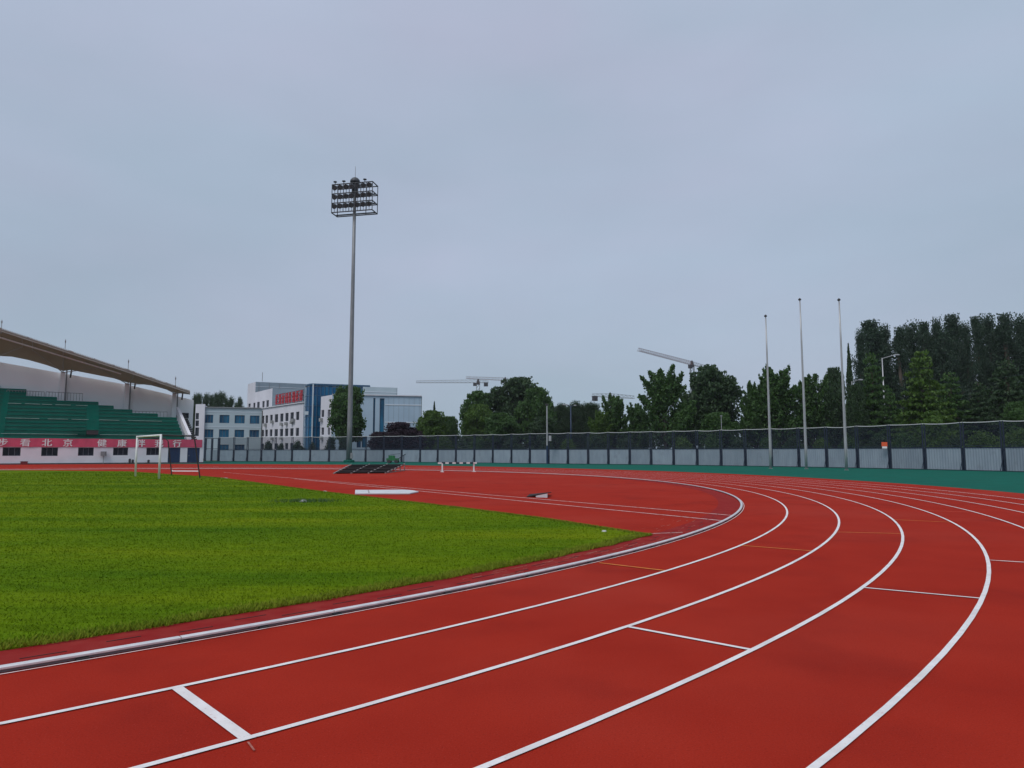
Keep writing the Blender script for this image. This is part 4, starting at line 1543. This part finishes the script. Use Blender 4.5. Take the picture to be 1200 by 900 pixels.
# low tiered stand of dark decks on pipe frames
jst = thing('judges_stand', 'low stepped stand of dark decks on pale pipe frames beside the track', 'stand', (*gnd(430, 554), 0))
fr0, fr1 = gnd(391, 555.3), gnd(451.5, 554.8)
bk0, bk1 = gnd(411.5, 552.2), gnd(474, 551.6)
zh = at(412, 544.2, bk0[1])[2]
for k in range(4):
    f = k / 3
    a_ = fr0 + (fr1 - fr0) * f
    b_ = bk0 + (bk1 - bk0) * f
    mb = MB()
    mb.tube((*a_, .04), (*b_, zh), .055, n=6)
    for g in (.25, .5, .75, 1.0):
        p = a_ + (b_ - a_) * g
        mb.tube((*p, 0), (*p, .04 + (zh - .04) * g), .042, n=5)
    mb.tube((*a_, .03), (*b_, .03), .03, n=5)
    mb.build('stringer', M['pipe'], jst)
for g0, g1 in ((0.02, .98),):
    for k in range(6):
        f0 = k / 6; f1 = (k + 1) / 6
        a_, b_ = fr0 + (bk0 - fr0) * (f0 + f1) / 2, fr1 + (bk1 - fr1) * (f0 + f1) / 2
        z = .04 + (zh - .04) * f1 - .03
        uu = (b_ - a_) / np.linalg.norm(b_ - a_)
        dpt = np.linalg.norm(bk0 - fr0) / 6
        c = (a_ + b_) / 2
        MB().box((*c, z), np.linalg.norm(b_ - a_) - .1, dpt * .96, .05, uu).build('deck', M['deck'], jst)
        MB().box((*(a_ + uu * .06 + (b_ - a_) * .5 - uu * np.linalg.norm(b_ - a_) * 0), z - (zh / 6) / 2 - .03), np.linalg.norm(b_ - a_) - .14, .04, zh / 6, uu).build('riser', M['deck'], jst)
for k in range(3):          # dark side sheets under the slopes
    a_ = fr0 + (fr1 - fr0) * (k / 3 + .02); b_ = bk0 + (bk1 - bk0) * (k / 3 + .02)
    mb = MB()
    d_ = (fr1 - fr0) / np.linalg.norm(fr1 - fr0) * .03
    mb.add([(*a_, .02), (*b_, .02), (*b_, zh - .06), (*(a_ + d_), .02), (*(b_ + d_), .02), (*(b_ + d_), zh - .06)], [(0, 1, 2), (5, 4, 3), (0, 3, 4, 1), (1, 4, 5, 2), (2, 5, 3, 0)])
    mb.build('side_sheet', M['deck'], jst)

# green line marking cart by the fence
cpos = gp(462, 108)
cart = thing('marking_cart', 'green wheeled track machine with a push handle parked at the fence', 'machine', (*cpos, 0))
cb = MB()
cb.prism([(cpos[0] - 1.1, cpos[1] - .5), (cpos[0] + .7, cpos[1] - .5), (cpos[0] + .7, cpos[1] + .5), (cpos[0] - 1.1, cpos[1] + .5)], .35, .75)
cb.prism([(cpos[0] - .8, cpos[1] - .4), (cpos[0] + .1, cpos[1] - .4), (cpos[0] + .1, cpos[1] + .4), (cpos[0] - .8, cpos[1] + .4)], .752, 1.15)
cb.build('body', M['greenp'], cart)
for dx in (-.7, .4):
    for dy in (-.55, .55):
        MB().tube((cpos[0] + dx, cpos[1] + dy - .08, .28), (cpos[0] + dx, cpos[1] + dy + .08, .28), .28, n=12).build('wheel', M['dark'], cart)
hb = MB()
for dy in (-.35, .35):
    hb.tube((cpos[0] + .7, cpos[1] + dy, .7), (cpos[0] + 1.7, cpos[1] + dy, 1.35), .035, n=5)
    hb.tube((cpos[0] + 1.45, cpos[1] + dy, 0), (cpos[0] + 1.45, cpos[1] + dy, 1.2), .035, n=5)
hb.tube((cpos[0] + 1.7, cpos[1] - .35, 1.35), (cpos[0] + 1.7, cpos[1] + .35, 1.35), .035, n=5)
hb.tube((cpos[0] - .9, cpos[1], 1.2), (cpos[0] + .9, cpos[1], 1.45), .03, n=5)
hb.build('handle', M['navy'], cart)

# long white board lying by the grass
poly = [gnd(*q) for q in ((416.3, 575.4), (431, 575.4), (470, 575.2), (482, 575.8), (490.5, 577.4), (480, 579.4), (416, 579.6))]
c = sum(poly) / len(poly)
o = thing('white_board', 'long flat white board with a pointed end lying beside the grass', 'board', (*c, 0))
MB().prism(list(reversed(poly)), .012, .05).build('board', M['board'], o)
j0, j1 = gnd(431.5, 575.6), gnd(432.5, 579.3)
uu = (j1 - j0) / np.linalg.norm(j1 - j0)
MB().box((*((j0 + j1) / 2), .0525), np.linalg.norm(j1 - j0) * .94, .05, .005, uu).build('seam', M['pipe'], o)

# tilted dark board on the runway
a_, b_, c_ = gnd(617, 582.5), gnd(641.5, 583.4), gnd(646, 580)
zt_ = at(645, 576.6, c_[1])[2]
o = thing('tilted_board', 'small dark board propped up at one side on the runway lines', 'board', (*a_, 0))
mb = MB()
d_ = a_ + (c_ - b_)
vs = [(*a_, .02), (*(b_), .19), (*c_, zt_), (*(a_ + (c_ - b_) * .6), .05)]
mb.add(vs + [(q[0], q[1], q[2] - .03) for q in vs], [(0, 1, 2, 3), (7, 6, 5, 4), (0, 4, 5, 1), (1, 5, 6, 2), (2, 6, 7, 3), (3, 7, 4, 0)])
mb.build('board', M['deck'], o)
mb = MB()
p0_, p1_ = a_ + (b_ - a_) * .45, b_
q0_ = np.array([0, .03])
mb.add([(*p0_, .004), (*p1_, .004), (*p1_, .155), (*p0_, .055), (*(p0_ + q0_), .004), (*(p1_ + q0_), .004), (*(p1_ + q0_), .155), (*(p0_ + q0_), .055)],
       [(0, 1, 2, 3), (7, 6, 5, 4), (0, 4, 5, 1), (1, 5, 6, 2), (2, 6, 7, 3), (3, 7, 4, 0)])
mb.build('support', M['board'], o)

# white plank on the far track and small white markers
a_, b_ = gnd(202, 552.6), gnd(233, 552.8)
o = thing('white_plank', 'white plank lying on the red track behind the goal stays', 'plank', (*a_, 0))
uu = (b_ - a_) / np.linalg.norm(b_ - a_)
MB().box((*((a_ + b_) / 2), .05), np.linalg.norm(b_ - a_), .14, .09, uu).build('beam', M['paint'], o)
MB().tube((*(a_ - uu * .1), .07), (*(a_ + uu * .02), .07), .07, n=8).build('end_cap', M['paint'], o)
for px, py, lab, s in ((263, 560.8, 'small white marker at the grass corner nearest the goal', .26), (380.5, 576.6, 'small white marker midway along the grass edge', .12), (708, 624.2, 'small white marker lying near the pointed grass tip', .06)):
    p = gnd(px, py)
    o = thing('edge_marker', lab, 'marker', (*p, 0), 'white markers at the grass edge')
    MB().box((*p, .030), s * 1.5, s * .6, .02, (.97, -.2)).build('tile', M['paint'], o)
    MB().box((*p, .046), s * 1.1, s * .3, .010, (.97, -.2)).build('rib', M['board'], o)
# weed clump with a stone on the turf
p = gnd(361, 588.5)
wc = thing('weed_clump', 'dark weedy clump with a pale stone out on the turf', 'plant', (*p, 0))
N_ = 500
P = np.c_[p[0] + rng.normal(0, .55, N_), p[1] + rng.normal(0, .30, N_)]
V, Fq = blades(P, .10, .02, .6)
me = raw_mesh('weeds', V - np.array([p[0], p[1], 0]), Fq, M['leaf_mid'])
o = bpy.data.objects.new('weeds', me); COL.objects.link(o); o.parent = wc; o['kind'] = 'stuff'
st = MB(); q = gnd(355.5, 589)
st.lathe((*q, .01), [(.10, 0), (.12, .03), (.09, .07), (.04, .09)], 7)
st.build('stone', M['concrete'], wc)

# ------------------------------------------------------------------ trees
def quads(Pts, size, flat=0.0, seed=0):
    r = np.random.default_rng(seed)
    n = len(Pts)
    nrm = r.normal(size=(n, 3)); nrm[:, 2] += flat * 2
    nrm /= np.linalg.norm(nrm, axis=1)[:, None]
    ref = r.normal(size=(n, 3))
    a = np.cross(nrm, ref); a /= np.linalg.norm(a, axis=1)[:, None]
    b_ = np.cross(nrm, a)
    s = size * r.uniform(.6, 1.35, n)[:, None]
    V = np.empty((n, 4, 3))
    V[:, 0] = Pts - a * s * .5
    V[:, 1] = Pts + b_ * s * .30 - a * s * .05
    V[:, 2] = Pts + a * s * .5
    V[:, 3] = Pts - b_ * s * .30 + a * s * .05
    return V.reshape(-1, 3), np.arange(4 * n).reshape(-1, 4)


def trunk_mb(branches, h, r0, fork=.3):
    mb = MB()
    k = 5
    pr, rr = (0, 0, 0), r0
    for i in range(1, k + 1):
        z = h * i / k
        p = (.06 * h * .1 * sin(i * 1.7), .06 * h * .1 * cos(i * 2.3), z)
        r1 = r0 * (1 - .8 * i / k)
        mb.tube(pr, p, rr, max(r1, .02), n=7, cap=(i == k))
        pr, rr = p, max(r1, .02)
    for p, q, r in branches:
        mb.tube(p, q, r, r * .35, n=5, cap=False)
    return mb


def crown_round(seed, n=15000, leaf=.042, top=1.0, ntips=85, low=.16):
    """unit tree: height 1, crown half width about .33; clumps around branch tips"""
    r = np.random.default_rng(seed)
    pts, br = [], []
    for i in range(ntips):
        th = r.uniform(0, 2 * pi)
        v = r.uniform(-1, 1)
        rad = .33 * math.sqrt(max(0, 1 - v * v)) * r.uniform(.55, 1.02)
        zc = .60 + v * .36 * r.uniform(.85, 1.05)
        if zc < low: zc = low + r.uniform(0, .1)
        tip_ = np.array([rad * cos(th), rad * sin(th), zc])
        base = np.array([0, 0, max(.16, zc - .15 - rad * .5)])
        if i % 2 == 0: br.append((tuple(base), tuple(base + (tip_ - base) * .85), .012))
        m = n // ntips
        sg = r.uniform(.035, .062)
        pts.append(tip_ + np.clip(r.normal(0, 1, (m, 3)), -1.6, 1.6) * sg * np.array([1, 1, .75]))
    g_ = r.normal(0, 1, (n // 4, 3)); g_ /= np.linalg.norm(g_, axis=1)[:, None]
    pts.append(g_ * (r.uniform(0, 1, (n // 4, 1)) ** .4) * np.array([.27, .27, .33]) + np.array([0, 0, .58]))
    P = np.concatenate(pts)
    hi_ = P[:, 2] > .985
    P[hi_, 2] = .985 - (P[hi_, 2] - .985) * 1.5
    return P, br, leaf


def crown_ginkgo(seed, n=15000, leaf=.036, nb=64, spread=.36):
    """ascending plumes: spiky fan outline"""
    r = np.random.default_rng(seed)
    pts, br = [], []
    for i in range(nb):
        th = r.uniform(0, 2 * pi)
        f = (i + .5) / nb
        z0 = .14 + .55 * f ** 1.1
        el = radians(r.uniform(20, 40) + 36 * f)
        L = (.50 - .16 * f) * r.uniform(.75, 1.15)
        d = np.array([cos(th) * cos(el), sin(th) * cos(el), sin(el)])
        base = np.array([0, 0, z0])
        tip_ = base + d * L
        k = spread / max(spread, hypot(tip_[0], tip_[1]))
        tip_[:2] *= k
        if tip_[2] > 1: tip_ = base + (tip_ - base) * (1 - r.uniform(0, .08) - base[2]) / (tip_[2] - base[2])
        br.append((tuple(base), tuple(base + (tip_ - base) * .8), .008))
        m = n // nb
        t_ = r.uniform(.18, 1.0, m) ** .8
        wid = .058 * (1.08 - t_) + .004
        p = base + np.outer(t_, tip_ - base) + np.clip(r.normal(0, 1, (m, 3)), -1.6, 1.6) * wid[:, None]
        pts.append(p)
    return np.concatenate(pts), br, leaf


def crown_poplar(seed, n=20000, leaf=.0165, w=.16):
    r = np.random.default_rng(seed)
    ph = r.uniform(0, 6.28, 4)
    pts, br = [], []
    nb = 90
    for i in range(nb):
        f = (i + .5) / nb
        z0 = .10 + .82 * f
        env = w * (sin(pi * min(1, (f * .78 + .15))) ** .6) * r.uniform(.5, 1.0) * (1 + .28 * sin(f * 17 + ph[0]) + .2 * sin(f * 31 + ph[1]))
        th = r.uniform(0, 2 * pi)
        base = np.array([0, 0, z0])
        tip_ = base + np.array([cos(th) * env, sin(th) * env, r.uniform(.07, .13)])
        tip_[2] = min(tip_[2], 1.0)
        if i % 4 == 0: br.append((tuple(base), tuple(tip_), .005))
        m = n // nb
        t_ = r.uniform(.1, 1.0, m)
        p = base + np.outer(t_, tip_ - base) + np.clip(r.normal(0, 1, (m, 3)), -1.6, 1.6) * np.array([.026, .026, .024])
        pts.append(p)
    return np.concatenate(pts), br, leaf


def crown_tall(seed, n=20000, leaf=.0165, w=.15):
    """tall poplar with a billowing, uneven head"""
    r = np.random.default_rng(seed)
    pts, br = [], []
    nt_ = 75
    lean = r.uniform(-.03, .03, 2)
    for i in range(nt_):
        f = (i + .5) / nt_
        zc = .10 + .87 * f
        env = w * min(1, (zc / .45) ** .5) * max(.12, 1 - max(0, zc - .5) / .5) ** .85
        th = r.uniform(0, 2 * pi)
        rad = env * r.uniform(.35, 1.05)
        c = np.array([rad * cos(th) + lean[0] * zc, rad * sin(th) + lean[1] * zc, zc + r.uniform(-.03, .02)])
        if i % 4 == 0: br.append(((0, 0, max(.08, zc - .12)), tuple(c), .005))
        sg = r.uniform(.020, .038)
        pts.append(c + np.clip(r.normal(0, 1, (n // nt_, 3)), -1.6, 1.6) * sg * np.array([1, 1, 1.0]))
    return np.concatenate(pts), br, leaf


def crown_cedar(seed, n=14000, leaf=.034, w=.40):
    r = np.random.default_rng(seed)
    pts, br = [], []
    nl = 15
    for i in range(nl):
        f = i / (nl - 1)
        z0 = .14 + .80 * f
        R = w * (1 - f) ** .75 + .03
        nb = max(4, int(9 * (1 - f) + 3))
        for k in range(nb):
            th = 2 * pi * (k + r.uniform(-.3, .3)) / nb + i
            L = R * r.uniform(.6, 1.12)
            base = np.array([0, 0, z0])
            tip_ = base + np.array([cos(th) * L, sin(th) * L, r.uniform(-.015, .035)])
            br.append((tuple(base), tuple(tip_), .006))
            m = int(n * L / 26)
            t_ = r.uniform(.1, 1, m) ** .7
            wd = .05 * (1.15 - t_) + .008
            p = base + np.outer(t_, tip_ - base) + np.clip(r.normal(0, 1, (m, 3)), -1.6, 1.6) * np.c_[wd, wd, wd * .28]
            pts.append(p)
    return np.concatenate(pts), br, leaf


def crown_conifer(seed, n=7000, leaf=.03, w=.16):
    r = np.random.default_rng(seed)
    f = r.uniform(0, 1, n) ** 1.15
    th = r.uniform(0, 2 * pi, n)
    lobes = 1 + .25 * np.sin(th * 3 + f * 18) + .2 * np.sin(th * 5 - f * 31)
    rad = w * (1 - f) ** .8 * np.sqrt(r.uniform(.2, 1, n)) * lobes
    P = np.c_[rad * np.cos(th), rad * np.sin(th), .06 + .94 * f - rad * .25]
    br = [((0, 0, z), (w * (1 - z) * cos(z * 40), w * (1 - z) * sin(z * 40), z - .02), .006) for z in np.linspace(.15, .8, 12)]
    return P, br, leaf


def crown_bush(seed, n=6000, leaf=.06):
    r = np.random.default_rng(seed)
    pts, br = [], []
    for i in range(28):
        th = r.uniform(0, 2 * pi)
        el = r.uniform(.15, 1.5)
        L = r.uniform(.6, .95)
        tip_ = np.array([cos(th) * cos(el) * .55, sin(th) * cos(el) * .55, .1 + sin(el) * .82]) * np.array([L, L, L])
        br.append(((0, 0, .03), tuple(tip_ * .9), .012))
        pts.append(tip_ + r.normal(0, 1, (n // 28, 3)) * .085)
    P = np.concatenate(pts)
    P[:, 2] = np.abs(P[:, 2])
    return P, br, leaf


def crown_fan(seed):
    return crown_ginkgo(seed, 15000, .032, 40, .42)


KINDS = {
    'fan': ([crown_fan(s) for s in (62,)], .024),
    'round': ([crown_round(s) for s in (1, 2, 3)], .034),
    'ginkgo': ([crown_ginkgo(s) for s in (11, 12, 13)], .024),
    'poplar': ([crown_poplar(s) for s in (21, 22, 23, 24, 25)], .016),
    'tall': ([crown_tall(s) for s in (71, 72, 73, 74)], .016),
    'cedar': ([crown_cedar(s) for s in (31, 32)], .022),
    'conifer': ([crown_conifer(s) for s in (41, 42)], .018),
    'bush': ([crown_bush(s) for s in (51, 52, 53)], .03),
}
_cache = {}


def tree_meshes(kind, var, lm):
    key = (kind, var, lm)
    if key not in _cache:
        P, br, leaf = KINDS[kind][0][var]
        V, Fq = quads(P, leaf, .2, var)
        cm = raw_mesh('crown', V, Fq, M[lm])
        tk_ = ('t', kind, var)
        if tk_ not in _cache:
            mb = trunk_mb(br, .8 if kind != 'bush' else .3, KINDS[kind][1])
            tm = bpy.data.meshes.new('trunk')
            tm.from_pydata(mb.v, [], mb.f); tm.materials.append(M['bark']); tm.update()
            _cache[tk_] = tm
        _cache[key] = (cm, _cache[tk_])
    return _cache[key]


NAT_W = {'round': .385, 'ginkgo': .36, 'fan': .40, 'tall': .165, 'poplar': .155, 'cedar': .40, 'conifer': .17, 'bush': .55}
tcount = [0]


def tree(name, label, kind, px, ytop, hw, Y, lm, group=None, cat='tree', low=None, x_only=None):
    """hw: half width of the crown in px at that distance"""
    p = at(px, ytop, Y)
    h = p[2] * 1.01
    w = hw * Y / F
    var = tcount[0] % len(KINDS[kind][0])
    cm, tm = tree_meshes(kind, var, lm)
    o = thing(name, label, cat, (p[0], Y, 0), group)
    sxy = w / NAT_W[kind]
    for nm, me in (('crown', cm), ('trunk', tm)):
        c = bpy.data.objects.new(nm, me)
        COL.objects.link(c)
        c.parent = o
        c.scale = (sxy, sxy, h)
        c.rotation_euler = (0, 0, (tcount[0] * 2.399) % (2 * pi))
    tcount[0] += 1
    return o


ORD = ['first', 'second', 'third', 'fourth', 'fifth', 'sixth', 'seventh', 'eighth', 'ninth', 'tenth', 'eleventh', 'twelfth', 'thirteenth', 'fourteenth', 'fifteenth', 'sixteenth', 'seventeenth', 'eighteenth', 'nineteenth', 'twentieth']

# slim dark trees peeping over the pale office wing
for i, (px, yt, hw) in enumerate(((229.5, 463, 3.6), (234, 463.2, 3.2), (241.5, 463, 4), (248, 464.5, 4), (254, 462.5, 4), (259, 461, 4.4), (265, 467, 3.6), (270.5, 467, 4), (277, 474, 3), (281.5, 467.2, 4))):
    tree('cypress_tree', f'dark pointed tree behind the pale office wing, {ORD[i]} from the grandstand', 'poplar', px, yt, hw * 1.55, 222 + (i * 7) % 9, 'leaf_dark', 'pointed trees behind the office roof')
tree('round_tree', 'dense dark green tree before the office, partly behind the floodlight mast', 'round', 408.5, 451.5, 23, 131, 'leaf_mid')
for px, yt, hw, lab in ((470, 494.5, 22, 'largest purple leaved tree before the pale blue office wall'), (447, 506, 16, 'low dull purple tree between the mast and the larger purple one'), (487, 504, 13, 'small purple tree at the far corner of the office wall')):
    tree('plum_tree', lab, 'round', px, yt, hw, 129, 'leaf_purple', 'purple leaved trees by the office')
for px, yt, hw, lab in ((388, 511, 8, 'small dark shrub against the white end of the office'), (402.5, 511.5, 7, 'small dark shrub just beside the base of the mast')):
    tree('shrub', lab, 'bush', px, yt, hw, 127, 'leaf_dark', 'shrubs at the office', 'shrub')
for px, yt, hw, lab in ((314.5, 516.5, 6.5, 'low dark shrub under the white wing, nearest the pale wing'), (329, 519.5, 6, 'low dark shrub under the middle of the white wing'), (349, 516, 8.5, 'widest dark shrub under the white wing by the glass tower'), (366, 518.5, 6, 'low dark shrub at the foot of the blue glass tower')):
    tree('shrub', lab, 'bush', px, yt, hw, 142, 'leaf_dark', 'shrubs at the office', 'shrub')
L_TREES = [
    ('round_tree', 'light green bushy tree right next to the office wall', 'round', 506, 481, 20, 140, 'leaf_light'),
    ('round_tree', 'lower dark tree in the dip beside the light green one', 'round', 526, 488, 13, 152, 'leaf_mid'),
    ('pine_tree', 'thin dark treetop poking above the light green tree', 'conifer', 509, 471.5, 6, 148, 'leaf_dark'),
    ('round_tree', 'dark round tree on the office side of the big tree', 'round', 560, 458, 23, 146, 'leaf_mid'),
    ('round_tree', 'lighter green tree in front of the dark round one', 'round', 562, 474, 20, 134, 'leaf_light'),
    ('round_tree', 'biggest dark tree in the middle under the faint cranes', 'round', 605, 442, 36, 146, 'leaf_dark'),
    ('round_tree', 'green shoulder tree leaning against the biggest dark tree', 'round', 628, 454, 24, 140, 'leaf_mid'),
    ('round_tree', 'low green tree at the foot of the biggest dark tree', 'round', 588, 484, 22, 130, 'leaf_mid'),
    ('round_tree', 'low dark tree just behind the pale camera pole', 'round', 636, 488, 18, 128, 'leaf_dark'),
    ('ginkgo_tree', 'medium green pointed tree beside the small crane', 'ginkgo', 719, 462, 21, 118, 'leaf_mid'),
    ('ginkgo_tree', 'paler low tree on the camera pole side of the small crane', 'ginkgo', 703, 480, 17, 115, 'leaf_light'),
    ('ginkgo_tree', 'low dark tree tucked beside the fan shaped tree', 'ginkgo', 745, 471, 20, 116, 'leaf_mid'),
    ('ginkgo_tree', 'spiky fan shaped tree with a forked pale trunk under the slanting crane', 'fan', 778, 428, 40, 106, 'leaf_mid'),
    ('ginkgo_tree', 'low tree in the shade between fan shaped and round trees', 'ginkgo', 808, 458, 22, 112, 'leaf_mid'),
    ('round_tree', 'tall round dark tree before the base of the slanting crane', 'round', 833, 429, 34, 112, 'leaf_dark'),
    ('round_tree', 'lighter small tree in front of the tall round dark one', 'round', 842, 483, 24, 100, 'leaf_mid'),
    ('ginkgo_tree', 'dense green tree behind the shortest flagpole', 'ginkgo', 907, 427, 33, 100, 'leaf_mid'),
    ('ginkgo_tree', 'lower side tree on the crane side of the shortest flagpole', 'ginkgo', 882, 444, 18, 103, 'leaf_mid'),
    ('ginkgo_tree', 'dense green tree around the middle flagpole', 'ginkgo', 950, 439, 28, 101, 'leaf_mid'),
    ('round_tree', 'dark distant tree between the middle and last flagpoles', 'round', 976, 431, 14, 125, 'leaf_dark'),
    ('ginkgo_tree', 'dim lower tree between the middle and last flagpoles', 'ginkgo', 978, 452, 20, 99, 'leaf_dark'),
    ('pine_tree', 'thin pointed conifer right beside the last flagpole', 'conifer', 994, 404.5, 9, 108, 'leaf_dark'),
    ('pine_tree', 'broad dull green conifer under the tall dark poplars', 'cedar', 1020, 411, 28, 96, 'leaf_mid'),
    ('pine_tree', 'small dark conifer hiding the foot of the pale street lamp', 'cedar', 1042, 452, 20, 93, 'leaf_mid'),
    ('round_tree', 'small dark tree in front of the half hidden street lamp', 'round', 1003, 449.5, 12, 95, 'leaf_dark'),
    ('cedar_tree', 'light green cedar with layered boughs before the poplars', 'cedar', 1078, 407, 40, 84, 'leaf_light'),
    ('cedar_tree', 'second layered cedar, lower and darker, beyond the light one', 'cedar', 1112, 434, 34, 90, 'leaf_mid'),
    ('cedar_tree', 'dark broad cedar standing at the picture edge', 'cedar', 1178, 418, 42, 90, 'leaf_dark'),
    ('cedar_tree', 'shadowy cedar between the two dark broad ones', 'cedar', 1146, 446, 30, 88, 'leaf_dark'),
    ('round_tree', 'small dull green tree low at the picture edge', 'round', 1196, 470, 22, 80, 'leaf_mid'),
]
for a_ in L_TREES:
    tree(*a_, group='trees behind the fence')
for i, (px, yt, hw) in enumerate(((650, 477, 11), (657, 474.5, 11), (665, 476, 10), (673, 472, 11), (681, 475.5, 11), (689, 473, 11), (697, 475, 11), (644, 481, 10))):
    tree('poplar_tree', f'distant dark treetop in the gap by the blue lamp, {ORD[i]} of its row' if i < 7 else 'distant dark treetop closest to the pale camera pole', 'poplar', px, yt, hw, 165, 'leaf_dark', 'distant trees in the gap')
POP = ((1007, 391, 7), (1022, 374.5, 14), (1037, 384, 10), (1052, 384, 11), (1066, 382, 9), (1080, 376.5, 10), (1096, 377, 9), (1116, 370.5, 13), (1131, 383, 8), (1144, 370, 9), (1158, 372.5, 11), (1177, 367.5, 14), (1195, 374, 12), (1212, 370, 13), (1088, 392, 9), (1030, 392, 9), (1105, 390, 10), (1168, 385, 10))
order = sorted(range(len(POP)), key=lambda k: POP[k][0])
for k, (px, yt, hw) in enumerate(POP):
    tree('poplar_tree', f'tall dark poplar in the high row, {ORD[order.index(k)]} counting from the flagpoles', 'tall' if k % 4 else 'poplar', px, yt, hw * ((1.45, 1.7, 1.5)[k % 3]), 122 + (k * 5) % 13, 'leaf_poplar', 'tall poplars behind the fence')
# undergrowth behind the fence net
SH = [(700, 508, 14, 112, 'leaf_dark'), (735, 512, 16, 110, 'leaf_dark'), (800, 512, 15, 98, 'leaf_light'), (866, 514, 15, 95, 'leaf_dark'), (930, 512, 15, 92, 'leaf_dark'),
      (963, 514, 14, 92, 'leaf_light'), (1092, 486, 24, 78, 'leaf_light'), (1060, 508, 18, 79, 'leaf_mid'), (1150, 506, 22, 72, 'leaf_light'), (1192, 502, 20, 70, 'leaf_light'), (1120, 512, 17, 75, 'leaf_dark'), (1028, 510, 18, 82, 'leaf_dark'),
      (520, 512, 12, 136, 'leaf_light'), (600, 512, 14, 126, 'leaf_dark'), (665, 514, 12, 122, 'leaf_light'), (640, 516, 12, 122, 'leaf_dark'), (560, 514, 14, 130, 'leaf_mid'), (835, 512, 14, 97, 'leaf_mid'), (900, 513, 14, 94, 'leaf_mid'), (995, 512, 15, 86, 'leaf_mid')]
SHD = {'leaf_dark': 'dark green shrub', 'leaf_light': 'light green shrub', 'leaf_mid': 'mid green shrub'}
seen = {}
for q in sorted(SH, key=lambda q: q[0]):
    k = seen.get(q[4], 0); seen[q[4]] = k + 1
    tree('shrub', f'{SHD[q[4]]} behind the fence net, {ORD[k]} of its colour counting from the mast', 'bush', *q, 'shrubs behind the fence net', 'shrub')
# far wood closing the view behind the trees
NW = 42000
s = rng.uniform(0, 1, NW)
wp = np.array([(-75, 235.), (-20, 215), (10, 190), (40, 165), (70, 140), (95, 115), (120, 85)])
wl = np.linspace(0, 1, len(wp))
X = np.interp(s, wl, wp[:, 0]) + rng.normal(0, 3, NW); Yw = np.interp(s, wl, wp[:, 1]) + rng.normal(0, 3, NW)
hh = 5.2 + np.clip((s - .22) * 30, 0, 4.2) + 1.6 * np.sin(s * 40) + 1.1 * np.sin(s * 97 + 1) + np.where(s > .6, (s - .6) * 16, 0)
Z = hh * rng.uniform(0, 1, NW) ** .8
V, Fq = quads(np.c_[X, Yw, Z], .95, .1, 5)
o = bpy.data.objects.new('far_wood', raw_mesh('far_wood', V, Fq, M['leaf_dark']))
COL.objects.link(o)
tag(o, kind='stuff')

# ------------------------------------------------------------------ damp evening air
hz = MB()
hz.box((0, 245, 25), 700, 620, 56)
m = bpy.data.materials.new('damp_air')
m.use_nodes = True
t = m.node_tree
t.nodes.remove(t.nodes['Principled BSDF'])
pv = t.nodes.new('ShaderNodeVolumePrincipled')
pv.inputs['Color'].default_value = (.86, .90, .96, 1)
pv.inputs['Density'].default_value = .00015
pv.inputs['Anisotropy'].default_value = .2
t.links.new(pv.outputs[0], t.nodes['Material Output'].inputs['Volume'])
tag(hz.build('haze', m), kind='stuff')
